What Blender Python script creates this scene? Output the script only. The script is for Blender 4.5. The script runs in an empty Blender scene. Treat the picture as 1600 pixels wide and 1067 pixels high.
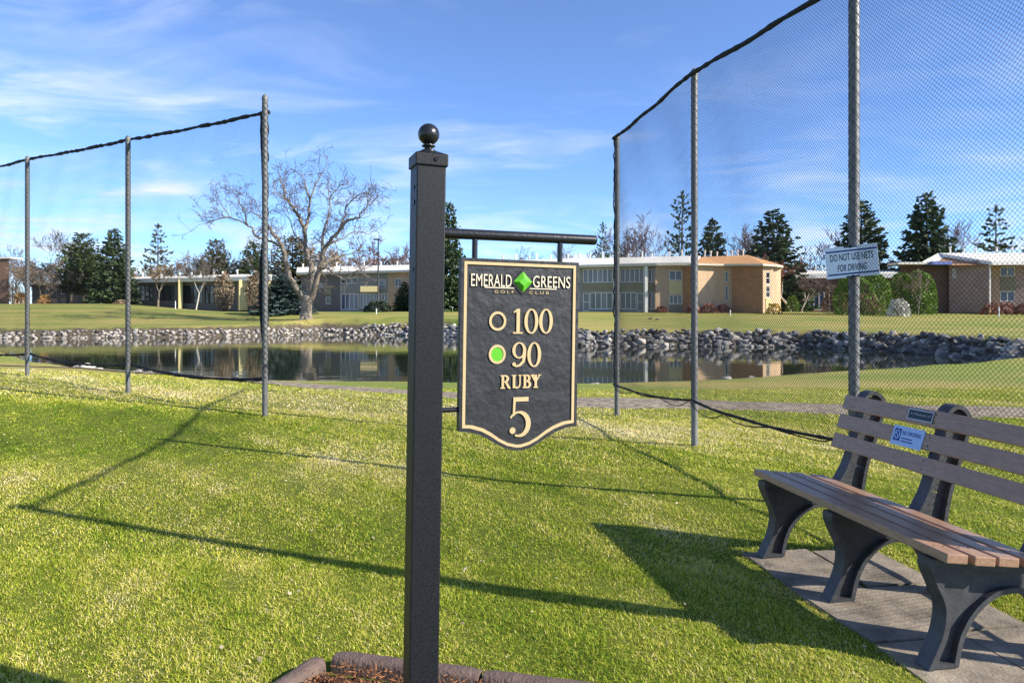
import bpy, bmesh, math, random
import numpy as np
from mathutils import Matrix, Vector
R = math.radians
SC = bpy.context.scene
COL = SC.collection

# ------------------------------------------------------------------ camera
F = 1067.0                                    # focal length in pixels of a 1600 px wide picture
EYE = 1.55
HZ = 487.0
cam = bpy.data.objects.new('camera', bpy.data.cameras.new('camera'))
COL.objects.link(cam); SC.camera = cam
cam.location = (0, 0, EYE); cam.rotation_euler = (R(90), 0, 0)
cam.data.sensor_width = 36; cam.data.lens = 36 * F / 1600
cam.data.shift_y = -(533.5 - HZ) / 1600
cam.data.clip_start = 0.05; cam.data.clip_end = 3000

# ------------------------------------------------------------------ sky and sun
SUNV = Vector((1.60, -0.56, 1.0)).normalized()
w = bpy.data.worlds.new('World'); SC.world = w; w.use_nodes = True
nt = w.node_tree; N = nt.nodes; L = nt.links
for n in list(N): N.remove(n)
out = N.new('ShaderNodeOutputWorld'); bg = N.new('ShaderNodeBackground'); L.new(bg.outputs[0], out.inputs[0])
sky = N.new('ShaderNodeTexSky'); sky.sky_type = 'NISHITA'; sky.sun_disc = False
sky.sun_elevation = math.asin(SUNV.z); sky.sun_rotation = math.atan2(SUNV.x, SUNV.y)
sky.altitude = 1600; sky.air_density = 0.9; sky.dust_density = 0.15; sky.ozone_density = 4.5
hsv = N.new('ShaderNodeHueSaturation'); hsv.inputs['Hue'].default_value = 0.507; hsv.inputs['Saturation'].default_value = 1.0
hsv.inputs['Value'].default_value = 1.62
L.new(sky.outputs[0], hsv.inputs['Color'])
# cirrus: noise on the cloud plane above the viewer
geo = N.new('ShaderNodeTexCoord'); sep = N.new('ShaderNodeSeparateXYZ'); L.new(geo.outputs['Generated'], sep.inputs[0])
zc = N.new('ShaderNodeMath'); zc.operation = 'MAXIMUM'; zc.inputs[1].default_value = 0.02; L.new(sep.outputs[2], zc.inputs[0])
zc2 = N.new('ShaderNodeMath'); zc2.operation = 'ADD'; zc2.inputs[1].default_value = 0.10; L.new(zc.outputs[0], zc2.inputs[0])
dx = N.new('ShaderNodeMath'); dx.operation = 'DIVIDE'; L.new(sep.outputs[0], dx.inputs[0]); L.new(zc2.outputs[0], dx.inputs[1])
dy = N.new('ShaderNodeMath'); dy.operation = 'DIVIDE'; L.new(sep.outputs[1], dy.inputs[0]); L.new(zc2.outputs[0], dy.inputs[1])
cb = N.new('ShaderNodeCombineXYZ'); L.new(dx.outputs[0], cb.inputs[0]); L.new(dy.outputs[0], cb.inputs[1])
def wnoise(scale, loc, sc, detail, rough, dist=0.0):
    mp = N.new('ShaderNodeMapping'); mp.inputs['Location'].default_value = loc; mp.inputs['Scale'].default_value = sc
    mp.inputs['Rotation'].default_value = (0, 0, R(12))
    L.new(cb.outputs[0], mp.inputs[0])
    n = N.new('ShaderNodeTexNoise'); n.inputs['Scale'].default_value = scale; n.inputs['Detail'].default_value = detail
    n.inputs['Roughness'].default_value = rough; n.inputs['Distortion'].default_value = dist
    L.new(mp.outputs[0], n.inputs['Vector']); return n
def ramp(nodes, links, src, stops):
    r = nodes.new('ShaderNodeValToRGB'); e = r.color_ramp.elements
    while len(e) < len(stops): e.new(0.5)
    for k, (p, c) in enumerate(stops):
        e[k].position = p; e[k].color = (c, c, c, 1) if not hasattr(c, '__len__') else (*c, 1)
    links.new(src, r.inputs[0]); return r
n1 = wnoise(0.9, (1.1, 0.2, 0), (0.7, 1.0, 1), 6, 0.55, 0.6)
n2 = wnoise(2.6, (5.1, 1.3, 0), (0.55, 1.0, 1), 7, 0.55, 0.9)
r1 = ramp(N, L, n1.outputs[0], [(0.46, 0.0), (0.70, 1.0)])
r2 = ramp(N, L, n2.outputs[0], [(0.40, 0.0), (0.72, 1.0)])
mul = N.new('ShaderNodeMath'); mul.operation = 'MULTIPLY'; L.new(r1.outputs[0], mul.inputs[0]); L.new(r2.outputs[0], mul.inputs[1])
# more cloud to the left and low over the horizon
n3 = wnoise(2.0, (0.4, 3.3, 0), (0.8, 0.8, 1), 6, 0.55, 0.3)
r3 = ramp(N, L, n3.outputs[0], [(0.46, 0.0), (0.66, 1.0)])
low = N.new('ShaderNodeMapRange'); low.inputs[1].default_value = 0.17; low.inputs[2].default_value = 0.06; L.new(sep.outputs[2], low.inputs[0])
m3 = N.new('ShaderNodeMath'); m3.operation = 'MULTIPLY'; L.new(r3.outputs[0], m3.inputs[0]); L.new(low.outputs[0], m3.inputs[1])
lft = N.new('ShaderNodeMapRange'); lft.inputs[1].default_value = 0.25; lft.inputs[2].default_value = -0.6; lft.inputs[3].default_value = 0.55
lft.inputs[4].default_value = 1.9; L.new(sep.outputs[0], lft.inputs[0])
m4 = N.new('ShaderNodeMath'); m4.operation = 'MULTIPLY'; L.new(mul.outputs[0], m4.inputs[0]); L.new(lft.outputs[0], m4.inputs[1])
mx = N.new('ShaderNodeMath'); mx.operation = 'MAXIMUM'; L.new(m4.outputs[0], mx.inputs[0]); L.new(m3.outputs[0], mx.inputs[1])
sc_ = N.new('ShaderNodeMath'); sc_.operation = 'MULTIPLY'; sc_.inputs[1].default_value = 0.9; sc_.use_clamp = True; L.new(mx.outputs[0], sc_.inputs[0])
hz_r = ramp(N, L, sep.outputs[2], [(0.0, (0.70, 0.84, 1.0)), (0.16, (0.80, 0.92, 1.02)), (0.45, (0.95, 1.0, 1.0))])
hzm = N.new('ShaderNodeMixRGB'); hzm.blend_type = 'MULTIPLY'; hzm.inputs[0].default_value = 1; L.new(hsv.outputs[0], hzm.inputs[1]); L.new(hz_r.outputs[0], hzm.inputs[2])
mix = N.new('ShaderNodeMixRGB'); L.new(sc_.outputs[0], mix.inputs[0]); L.new(hzm.outputs[0], mix.inputs[1])
mix.inputs[2].default_value = (6.6, 7.0, 7.8, 1)
L.new(mix.outputs[0], bg.inputs[0]); bg.inputs[1].default_value = 0.085
sun = bpy.data.objects.new('sun', bpy.data.lights.new('sun', 'SUN')); COL.objects.link(sun)
sun.data.energy = 5.0; sun.data.angle = R(0.5); sun.data.color = (1.0, 0.93, 0.82)
sun.rotation_euler = (-SUNV).to_track_quat('-Z', 'Y').to_euler(); sun.location = (30, -10, 30)
SC.view_settings.view_transform = 'Standard'; SC.view_settings.look = 'None'
SC.view_settings.exposure = 0.95; SC.view_settings.gamma = 1.0; SC.view_settings.use_curve_mapping = False
SC.cycles.max_bounces = 6; SC.cycles.transparent_max_bounces = 8

# ------------------------------------------------------------------ helpers
rng = random.Random(7); nr = np.random.default_rng(11)
OFF = {}
def px(x, y, D): return Vector(((x - 800) / F * D, D, EYE - (y - HZ) / F * D))
def tag(o, label=None, cat=None, group=None, kind=None):
    if label: o['label'] = label
    if cat: o['category'] = cat
    if group: o['group'] = group
    if kind: o['kind'] = kind
    return o
def thing(name, label, cat, loc=(0, 0, 0), group=None):
    o = bpy.data.objects.new(name, None); COL.objects.link(o); o.location = loc
    o.empty_display_size = 0.2
    OFF[o.name] = Vector(loc); return tag(o, label, cat, group)
def link(name, me, mat, parent=None, smooth=False):
    if mat is not None: me.materials.append(mat)
    if smooth: me.polygons.foreach_set('use_smooth', [True] * len(me.polygons))
    o = bpy.data.objects.new(name, me); COL.objects.link(o)
    if parent: o.parent = parent
    return o
def np_mesh(name, V, Q):
    V = np.asarray(V, dtype=np.float32); Q = np.asarray(Q, dtype=np.int32); k = Q.shape[1]
    me = bpy.data.meshes.new(name); me.vertices.add(len(V)); me.vertices.foreach_set('co', V.ravel())
    me.loops.add(Q.size); me.loops.foreach_set('vertex_index', Q.ravel())
    me.polygons.add(len(Q)); me.polygons.foreach_set('loop_start', np.arange(0, Q.size, k, dtype=np.int32))
    me.update(calc_edges=True); return me
def segs(P0, P1, r0, r1, n=3):
    """prisms along many segments -> verts, quads"""
    P0 = np.asarray(P0, float); P1 = np.asarray(P1, float); r0 = np.broadcast_to(r0, len(P0)); r1 = np.broadcast_to(r1, len(P0))
    d = P1 - P0; d /= (np.linalg.norm(d, axis=1, keepdims=True) + 1e-9)
    a = np.where(np.abs(d[:, 2:3]) < 0.9, np.array([[0, 0, 1.0]]), np.array([[1.0, 0, 0]]))
    u = np.cross(d, a); u /= (np.linalg.norm(u, axis=1, keepdims=True) + 1e-9); v = np.cross(d, u)
    V = []
    for P, r in ((P0, r0), (P1, r1)):
        for k in range(n):
            t = 2 * math.pi * k / n
            V.append(P + (u * math.cos(t) + v * math.sin(t)) * np.asarray(r)[:, None])
    V = np.stack(V, 1).reshape(-1, 3)
    b = np.arange(len(P0))[:, None] * 2 * n
    Q = np.concatenate([np.concatenate([b + k, b + (k + 1) % n, b + n + (k + 1) % n, b + n + k], 1) for k in range(n)], 0)
    return V, Q
class MB:
    def __init__(s): s.v = []; s.f = []
    def add(s, V, Fc):
        b = len(s.v); s.v += [tuple(p) for p in V]; s.f += [tuple(int(i) + b for i in f) for f in Fc]; return s
    def box(s, c, size, M=None, bev=0.0):
        hx, hy, hz = (q / 2 for q in size)
        if bev <= 0:
            V = [(x, y, z) for x in (-hx, hx) for y in (-hy, hy) for z in (-hz, hz)]
            Fc = [(0, 1, 3, 2), (4, 6, 7, 5), (0, 4, 5, 1), (2, 3, 7, 6), (0, 2, 6, 4), (1, 5, 7, 3)]
        else:
            bm = bmesh.new(); bmesh.ops.create_cube(bm, size=1)
            bmesh.ops.scale(bm, vec=size, verts=bm.verts)
            bmesh.ops.bevel(bm, geom=list(bm.edges), offset=bev, segments=2, affect='EDGES', profile=0.6)
            bm.verts.index_update(); V = [tuple(v.co) for v in bm.verts]; Fc = [tuple(v.index for v in f.verts) for f in bm.faces]; bm.free()
        c = Vector(c)
        V = [(M @ Vector(p) if M else Vector(p)) + c for p in V]
        return s.add(V, Fc)
    def tube(s, pts, rad, n=8, caps=True):
        pts = [Vector(p) for p in pts]; m = len(pts)
        if not hasattr(rad, '__len__'): rad = [rad] * m
        V = []; Fc = []; pu = None
        for i, p in enumerate(pts):
            d = (pts[min(i + 1, m - 1)] - pts[max(i - 1, 0)]).normalized()
            if pu is None:
                a = Vector((0, 0, 1)) if abs(d.z) < 0.9 else Vector((1, 0, 0)); u = d.cross(a).normalized()
            else: u = (pu - d * pu.dot(d)).normalized()
            pu = u; v = d.cross(u)
            for k in range(n):
                t = 2 * math.pi * k / n; V.append(p + (u * math.cos(t) + v * math.sin(t)) * rad[i])
        for i in range(m - 1):
            for k in range(n):
                a, b = i * n + k, i * n + (k + 1) % n; Fc.append((a, b, b + n, a + n))
        if caps: Fc += [tuple(range(n - 1, -1, -1)), tuple((m - 1) * n + k for k in range(n))]
        return s.add(V, Fc)
    def lathe(s, prof, c=(0, 0, 0), n=24):
        V = []; Fc = []; c = Vector(c); m = len(prof)
        for r, z in prof:
            for k in range(n):
                t = 2 * math.pi * k / n; V.append(c + Vector((r * math.cos(t), r * math.sin(t), z)))
        for i in range(m - 1):
            for k in range(n):
                a, b = i * n + k, i * n + (k + 1) % n; Fc.append((a, b, b + n, a + n))
        Fc += [tuple(range(n - 1, -1, -1)), tuple((m - 1) * n + k for k in range(n))]
        return s.add(V, Fc)
    def prism(s, poly, fn, d0, d1):
        """poly in 2D, fn(a,b,d)->3D; extruded from d0 to d1"""
        n = len(poly)
        V = [fn(a, b, d0) for a, b in poly] + [fn(a, b, d1) for a, b in poly]
        Fc = [tuple(range(n - 1, -1, -1)), tuple(range(n, 2 * n))] + [(k, (k + 1) % n, n + (k + 1) % n, n + k) for k in range(n)]
        return s.add(V, Fc)
    def strip(s, A, B, fn, d0, d1, closed=False):
        """band between two 2D polylines A and B, extruded d0..d1"""
        n = len(A); V = [fn(*p, d0) for p in A] + [fn(*p, d0) for p in B] + [fn(*p, d1) for p in A] + [fn(*p, d1) for p in B]
        Fc = []; m = n if closed else n - 1
        for i in range(m):
            j = (i + 1) % n
            Fc += [(i, j, n + j, n + i), (2 * n + i, 3 * n + i, 3 * n + j, 2 * n + j), (i, 2 * n + i, 2 * n + j, j), (n + i, n + j, 3 * n + j, 3 * n + i)]
        if not closed:
            for i in (0, n - 1): Fc.append((i, n + i, 3 * n + i, 2 * n + i))
        return s.add(V, Fc)
    def build(s, name, mat, parent=None, smooth=False, world=False, angle=None):
        me = bpy.data.meshes.new(name); V = s.v; off = OFF.get(parent.name) if (parent and world) else None
        if off is not None: V = [(a[0] - off.x, a[1] - off.y, a[2] - off.z) for a in V]
        me.from_pydata(V, [], s.f); me.update()
        bm = bmesh.new(); bm.from_mesh(me); bmesh.ops.recalc_face_normals(bm, faces=bm.faces); bm.to_mesh(me); bm.free()
        o = link(name, me, mat, parent, smooth)
        if smooth and angle:
            me.set_sharp_from_angle(angle=R(angle))
        if off is not None: OFF[o.name] = off
        return o
def cat(parts):
    V = []; Q = []; b = 0
    for v, q in parts: V.append(v); Q.append(q + b); b += len(v)
    return np.concatenate(V), np.concatenate(Q)
def smooth01(t): t = np.clip(t, 0, 1); return t * t * (3 - 2 * t)

# ------------------------------------------------------------------ materials
def mat(name, col, rough=0.7, metal=0.0, var=0.0, scale=8.0, bump=0.0, bscale=40.0, spec=0.4, coord='Object', col2=None, detail=5, stretch=None, island=0.0, transl=0.0):
    m = bpy.data.materials.new(name); m.use_nodes = True; t = m.node_tree; n = t.nodes; l = t.links
    p = n['Principled BSDF']; p.inputs['Roughness'].default_value = rough; p.inputs['Metallic'].default_value = metal
    p.inputs['Specular IOR Level'].default_value = spec; p.inputs['Base Color'].default_value = (*col, 1)
    tc = n.new('ShaderNodeTexCoord'); src = tc.outputs[coord]
    if stretch:
        mp = n.new('ShaderNodeMapping'); mp.inputs['Scale'].default_value = stretch; l.new(src, mp.inputs[0]); src = mp.outputs[0]
    cur = None
    if var > 0 or col2:
        nz = n.new('ShaderNodeTexNoise'); nz.inputs['Scale'].default_value = scale; nz.inputs['Detail'].default_value = detail
        nz.inputs['Roughness'].default_value = 0.62; l.new(src, nz.inputs['Vector'])
        a = tuple(c * (1 - var) for c in col); b = col2 if col2 else tuple(min(1, c * (1 + var)) for c in col)
        r = ramp(n, l, nz.outputs[0], [(0.32, a), (0.68, b)]); cur = r.outputs[0]
    if island > 0:
        g = n.new('ShaderNodeNewGeometry'); h = n.new('ShaderNodeHueSaturation')
        mr = n.new('ShaderNodeMapRange'); mr.inputs[3].default_value = 1 - island; mr.inputs[4].default_value = 1 + island
        l.new(g.outputs['Random Per Island'], mr.inputs[0]); l.new(mr.outputs[0], h.inputs['Value'])
        if cur: l.new(cur, h.inputs['Color'])
        else: h.inputs['Color'].default_value = (*col, 1)
        cur = h.outputs[0]
    if cur: l.new(cur, p.inputs['Base Color'])
    if bump > 0:
        b = n.new('ShaderNodeTexNoise'); b.inputs['Scale'].default_value = bscale; b.inputs['Detail'].default_value = 6; l.new(src, b.inputs['Vector'])
        bp = n.new('ShaderNodeBump'); bp.inputs['Strength'].default_value = bump; bp.inputs['Distance'].default_value = 0.02
        l.new(b.outputs[0], bp.inputs['Height']); l.new(bp.outputs[0], p.inputs['Normal'])
    if transl > 0:
        o = n['Material Output']; tr = n.new('ShaderNodeBsdfTranslucent'); ms = n.new('ShaderNodeMixShader'); ms.inputs[0].default_value = transl
        if cur: l.new(cur, tr.inputs[0])
        else: tr.inputs[0].default_value = (*col, 1)
        l.new(p.outputs[0], ms.inputs[1]); l.new(tr.outputs[0], ms.inputs[2]); l.new(ms.outputs[0], o.inputs[0])
    return m
M = {}
M['black_metal'] = mat('black hammered paint', (0.006, 0.0075, 0.010), 0.5, var=0.35, scale=160, bump=0.08, bscale=260, spec=0.28, col2=(0.015, 0.017, 0.021))
M['black_gloss'] = mat('black gloss paint', (0.014, 0.014, 0.016), 0.28, var=0.3, scale=50, bump=0.06, bscale=90, spec=0.5)
M['sign_field'] = mat('charcoal sign field', (0.022, 0.023, 0.027), 0.5, var=0.35, scale=16, bump=0.22, bscale=34)
M['cream'] = mat('cream sign paint', (0.52, 0.385, 0.20), 0.5, var=0.05, scale=30)
M['cream_light'] = mat('pale cream lettering', (0.64, 0.57, 0.42), 0.5, var=0.04, scale=30)
M['green_paint'] = mat('bright green paint', (0.10, 0.42, 0.02), 0.4, var=0.05, scale=30)
M['green_dark'] = mat('deep green paint', (0.03, 0.16, 0.01), 0.4)
M['letter_dark'] = mat('black lettering backing', (0.012, 0.012, 0.013), 0.5)
M['galv'] = mat('weathered galvanised pipe', (0.19, 0.19, 0.188), 0.5, metal=0.25, var=0.15, scale=30, bump=0.1, bscale=60, stretch=(1, 1, 0.3))
M['galv_dark'] = mat('dark weathered pipe', (0.13, 0.13, 0.125), 0.55, metal=0.2, var=0.3, scale=30, bump=0.1, bscale=60, stretch=(1, 1, 0.3))
M['cord'] = mat('black net cord', (0.008, 0.008, 0.010), 0.8)
M['rope'] = mat('black rope', (0.010, 0.010, 0.012), 0.75, var=0.4, scale=60, bump=0.8, bscale=120)
M['slat'] = mat('brown recycled plank', (0.31, 0.185, 0.118), 0.34, var=0.22, scale=14, bump=0.10, bscale=70, stretch=(6, 1, 6), spec=0.45)
M['frame'] = mat('dark grey moulded plastic', (0.048, 0.050, 0.053), 0.5, var=0.25, scale=20, bump=0.15, bscale=120, spec=0.4)
M['plaque'] = mat('dark bronze plaque', (0.02, 0.028, 0.035), 0.35, metal=0.4)
M['plaque_rim'] = mat('bright plaque rim', (0.35, 0.34, 0.31), 0.4, metal=0.6)
M['sign_white'] = mat('white enamel sign', (0.78, 0.84, 0.92), 0.35, var=0.05, scale=10)
M['sign_blue'] = mat('blue sign paint', (0.010, 0.035, 0.20), 0.45)
M['sign_text'] = mat('dark blue lettering', (0.012, 0.02, 0.055), 0.5)
M['pale_blue'] = mat('pale blue notice', (0.36, 0.50, 0.74), 0.45)
M['screw'] = mat('dark screw head', (0.01, 0.01, 0.01), 0.4, metal=0.5)
M['edging'] = mat('brown concrete edging', (0.125, 0.085, 0.068), 0.75, var=0.25, scale=14, bump=0.5, bscale=70, spec=0.35)
M['slab'] = mat('brown grey paving', (0.215, 0.178, 0.132), 0.85, var=0.5, scale=5, bump=0.3, bscale=60, detail=8)
M['rock'] = mat('grey riprap', (0.22, 0.205, 0.185), 0.85, var=0.3, scale=5, bump=0.6, bscale=12, island=0.35)
M['rock_pale'] = mat('pale riprap', (0.36, 0.325, 0.28), 0.85, var=0.22, scale=4, bump=0.6, bscale=12, island=0.3)
M['rock_dark'] = mat('dark riprap', (0.10, 0.095, 0.09), 0.8, var=0.35, scale=4, bump=0.6, bscale=12, island=0.45)
M['pine'] = mat('pine needles', (0.060, 0.085, 0.028), 0.7, var=0.3, scale=0.9, island=0.5, transl=0.15)
M['spruce'] = mat('spruce needles', (0.050, 0.080, 0.030), 0.7, var=0.35, scale=0.9, island=0.5, transl=0.15)
M['olive_pine'] = mat('olive needles', (0.085, 0.088, 0.045), 0.7, var=0.3, scale=0.8, island=0.5, transl=0.15)
M['blue_spruce'] = mat('blue spruce needles', (0.060, 0.095, 0.085), 0.7, var=0.35, scale=0.9, island=0.5, transl=0.15)
M['bark'] = mat('grey bark', (0.21, 0.175, 0.135), 0.9, var=0.35, scale=4, bump=0.8, bscale=10, stretch=(3, 3, 0.7))
M['bark_dark'] = mat('dark bark', (0.09, 0.07, 0.055), 0.9, var=0.3, scale=4)
M['bark_white'] = mat('white bark', (0.50, 0.46, 0.40), 0.9, var=0.25, scale=4)
M['twig_grey'] = mat('grey brown twigs', (0.135, 0.115, 0.095), 0.9, island=0.3)
M['twig_purple'] = mat('purple brown twigs', (0.155, 0.110, 0.105), 0.9, island=0.3)
M['twig_tan'] = mat('tan twigs', (0.25, 0.19, 0.135), 0.9, island=0.3)
M['twig_red'] = mat('reddish twigs', (0.22, 0.115, 0.075), 0.9, island=0.35)
M['leaf_dry'] = mat('dry leaves', (0.22, 0.16, 0.10), 0.8, island=0.35)
M['hedge'] = mat('clipped evergreen', (0.11, 0.19, 0.022), 0.7, var=0.3, scale=2, island=0.4, transl=0.2)
M['shrub_dark'] = mat('dark evergreen shrub', (0.025, 0.04, 0.018), 0.7, island=0.4)
M['shrub_red'] = mat('russet shrub', (0.24, 0.095, 0.065), 0.8, island=0.4)
M['shrub_yellow'] = mat('golden shrub', (0.50, 0.33, 0.05), 0.8, island=0.35)
M['shrub_orange'] = mat('orange tan grass', (0.45, 0.26, 0.10), 0.8, island=0.35)
M['shrub_pale'] = mat('pale dry shrub', (0.55, 0.53, 0.47), 0.8, island=0.3)
M['stucco_tan'] = mat('tan stucco', (0.44, 0.31, 0.20), 0.9, var=0.15, scale=1.2, stretch=(1, 1, .25))
M['stucco_light'] = mat('light tan stucco', (0.60, 0.42, 0.26), 0.9, var=0.13, scale=1.2, stretch=(1, 1, .25))
M['brick_orange'] = mat('orange brown brick', (0.36, 0.185, 0.085), 0.9, var=0.2, scale=1.5, stretch=(1, 1, 3))
M['brick_pink'] = mat('pinkish brick', (0.33, 0.235, 0.19), 0.9, var=0.22, scale=1.5, stretch=(1, 1, 3))
M['brick_brown'] = mat('brown brick', (0.17, 0.10, 0.07), 0.9, var=0.15, scale=3)
M['trim_white'] = mat('white trim', (0.72, 0.70, 0.64), 0.7, var=0.05, scale=3)
M['fascia'] = mat('cream roof fascia', (0.62, 0.57, 0.46), 0.7, var=0.06, scale=2)
M['roof_white'] = mat('pale roof gravel', (0.66, 0.62, 0.54), 0.9, var=0.1, scale=3)
M['spandrel'] = mat('pale green panel', (0.22, 0.20, 0.125), 0.8, var=0.06, scale=2)
M['yellow_panel'] = mat('pale yellow panel', (0.56, 0.48, 0.24), 0.8, var=0.06, scale=2)
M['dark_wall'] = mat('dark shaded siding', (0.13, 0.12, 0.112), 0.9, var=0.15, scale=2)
M['grey_wall'] = mat('grey panel', (0.24, 0.235, 0.21), 0.9, var=0.1, scale=2)
M['stake'] = mat('white stake', (0.75, 0.75, 0.72), 0.6)
M['lamp_dark'] = mat('dark bronze pole', (0.025, 0.022, 0.02), 0.5)
M['goose'] = mat('brown grey feathers', (0.10, 0.08, 0.065), 0.8, var=0.4, scale=12)
M['blue_awning'] = mat('faded blue awning', (0.12, 0.17, 0.42), 0.8)
g = mat('dark window glass', (0.02, 0.025, 0.03), 0.08, spec=0.7); M['glass'] = g
M['glass_pale'] = mat('curtained window glass', (0.11, 0.125, 0.15), 0.12, var=0.5, scale=1.2, spec=0.7, stretch=(4, 4, 0.2))
M['glass_blue'] = mat('blue window glass', (0.05, 0.075, 0.13), 0.1, spec=0.7)
for gname, dark, light in (('glass', (0.012, 0.016, 0.02), (0.10, 0.105, 0.11)), ('glass_blue', (0.03, 0.05, 0.10), (0.12, 0.16, 0.24))):
    t_ = M[gname].node_tree; oi = t_.nodes.new('ShaderNodeObjectInfo'); tcn = t_.nodes.new('ShaderNodeTexCoord'); mpn = t_.nodes.new('ShaderNodeMapping'); mpn.inputs['Scale'].default_value = (2.2, 2.2, 0.15)
    nzn = t_.nodes.new('ShaderNodeTexNoise'); nzn.inputs['Scale'].default_value = 1.0; t_.links.new(tcn.outputs['Object'], mpn.inputs[0]); t_.links.new(mpn.outputs[0], nzn.inputs['Vector'])
    mm_ = t_.nodes.new('ShaderNodeMath'); mm_.operation = 'MULTIPLY'; t_.links.new(oi.outputs['Random'], mm_.inputs[0]); t_.links.new(nzn.outputs[0], mm_.inputs[1])
    rr_ = ramp(t_.nodes, t_.links, mm_.outputs[0], [(0.18, dark), (0.42, light)]); t_.links.new(rr_.outputs[0], t_.nodes['Principled BSDF'].inputs['Base Color'])
# shingle roof: courses by wave bump
m = mat('orange brown shingles', (0.56, 0.29, 0.115), 0.9, var=0.12, scale=6); M['shingle'] = m

# water
m = bpy.data.materials.new('pond water'); m.use_nodes = True; n = m.node_tree.nodes; l = m.node_tree.links
p = n['Principled BSDF']; p.inputs['Base Color'].default_value = (0.016, 0.022, 0.014, 1); p.inputs['Roughness'].default_value = 0.035
p.inputs['IOR'].default_value = 1.33; p.inputs['Specular IOR Level'].default_value = 0.75
tc = n.new('ShaderNodeTexCoord'); mp = n.new('ShaderNodeMapping'); mp.inputs['Scale'].default_value = (0.6, 1.6, 1); l.new(tc.outputs['Object'], mp.inputs[0])
nz = n.new('ShaderNodeTexNoise'); nz.inputs['Scale'].default_value = 0.9; nz.inputs['Detail'].default_value = 3; l.new(mp.outputs[0], nz.inputs['Vector'])
bp = n.new('ShaderNodeBump'); bp.inputs['Strength'].default_value = 0.045; bp.inputs['Distance'].default_value = 0.1; l.new(nz.outputs[0], bp.inputs['Height'])
l.new(bp.outputs[0], p.inputs['Normal']); M['water'] = m

# ground: lawn near, dry far lawn, by world position
def ground_material():
    m = bpy.data.materials.new('lawn'); m.use_nodes = True; n = m.node_tree.nodes; l = m.node_tree.links
    p = n['Principled BSDF']; p.inputs['Roughness'].default_value = 0.95; p.inputs['Specular IOR Level'].default_value = 0.1
    tc = n.new('ShaderNodeTexCoord'); O = tc.outputs['Object']
    def nz(scale, detail=5, rough=0.6, stretch=None):
        src = O
        if stretch:
            mp = n.new('ShaderNodeMapping'); mp.inputs['Scale'].default_value = stretch; l.new(O, mp.inputs[0]); src = mp.outputs[0]
        q = n.new('ShaderNodeTexNoise'); q.inputs['Scale'].default_value = scale; q.inputs['Detail'].default_value = detail
        q.inputs['Roughness'].default_value = rough; l.new(src, q.inputs['Vector']); return q.outputs[0]
    fine = ramp(n, l, nz(26, 8, 0.75), [(0.3, (0.05, 0.066, 0.010)), (0.55, (0.14, 0.165, 0.022)), (0.75, (0.28, 0.27, 0.07))])
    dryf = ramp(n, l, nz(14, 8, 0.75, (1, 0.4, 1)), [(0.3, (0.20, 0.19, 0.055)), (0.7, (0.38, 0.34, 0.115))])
    dry_shade = ramp(n, l, nz(0.10, 6, 0.65, (1, 3.0, 1)), [(0.40, (0.62, 0.82, 0.55)), (0.60, (1.12, 1.02, 1.02))])  # stretched noise: dry patches plus shadow bands painted into the far lawn
    mm = n.new('ShaderNodeMixRGB'); mm.blend_type = 'MULTIPLY'; mm.inputs[0].default_value = 1; l.new(dryf.outputs[0], mm.inputs[1]); l.new(dry_shade.outputs[0], mm.inputs[2])
    sp = n.new('ShaderNodeSeparateXYZ'); l.new(O, sp.inputs[0])
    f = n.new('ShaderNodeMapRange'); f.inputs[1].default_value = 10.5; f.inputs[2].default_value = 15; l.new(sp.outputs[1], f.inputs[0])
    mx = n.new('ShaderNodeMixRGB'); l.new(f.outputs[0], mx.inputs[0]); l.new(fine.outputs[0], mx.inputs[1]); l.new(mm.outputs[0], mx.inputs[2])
    at = n.new('ShaderNodeAttribute'); at.attribute_name = 'mud'; ad = n.new('ShaderNodeMath'); ad.operation = 'ADD'; l.new(at.outputs['Fac'], ad.inputs[0]); l.new(nz(1.6, 6, 0.7), ad.inputs[1])
    mr = n.new('ShaderNodeMapRange'); mr.inputs[1].default_value = 0.72; mr.inputs[2].default_value = 0.98; l.new(ad.outputs[0], mr.inputs[0])
    soil = ramp(n, l, nz(9, 8, 0.75), [(0.3, (0.055, 0.045, 0.032)), (0.7, (0.15, 0.12, 0.085))])
    mu = n.new('ShaderNodeMixRGB'); l.new(mr.outputs[0], mu.inputs[0]); l.new(mx.outputs[0], mu.inputs[1]); l.new(soil.outputs[0], mu.inputs[2])
    l.new(mu.outputs[0], p.inputs['Base Color'])
    b = n.new('ShaderNodeBump'); b.inputs['Strength'].default_value = 0.6; b.inputs['Distance'].default_value = 0.03; l.new(nz(30, 8, 0.8), b.inputs['Height']); l.new(b.outputs[0], p.inputs['Normal'])
    return m
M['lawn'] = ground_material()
m = mat('gravel', (0.235, 0.195, 0.145), 0.95, var=0.7, scale=9, bump=1.0, bscale=22, detail=12); M['gravel'] = m; m.node_tree.nodes['Principled BSDF'].inputs['Specular IOR Level'].default_value = 0.1
M['mulch_base'] = mat('mulch floor', (0.075, 0.03, 0.012), 0.95, var=0.4, scale=30, bump=0.8, bscale=50)
M['chip'] = mat('bark mulch', (0.20, 0.085, 0.035), 0.9, island=0.75)
M['pebble'] = mat('asphalt grains', (0.2, 0.19, 0.18), 0.9, island=0.5)
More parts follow.
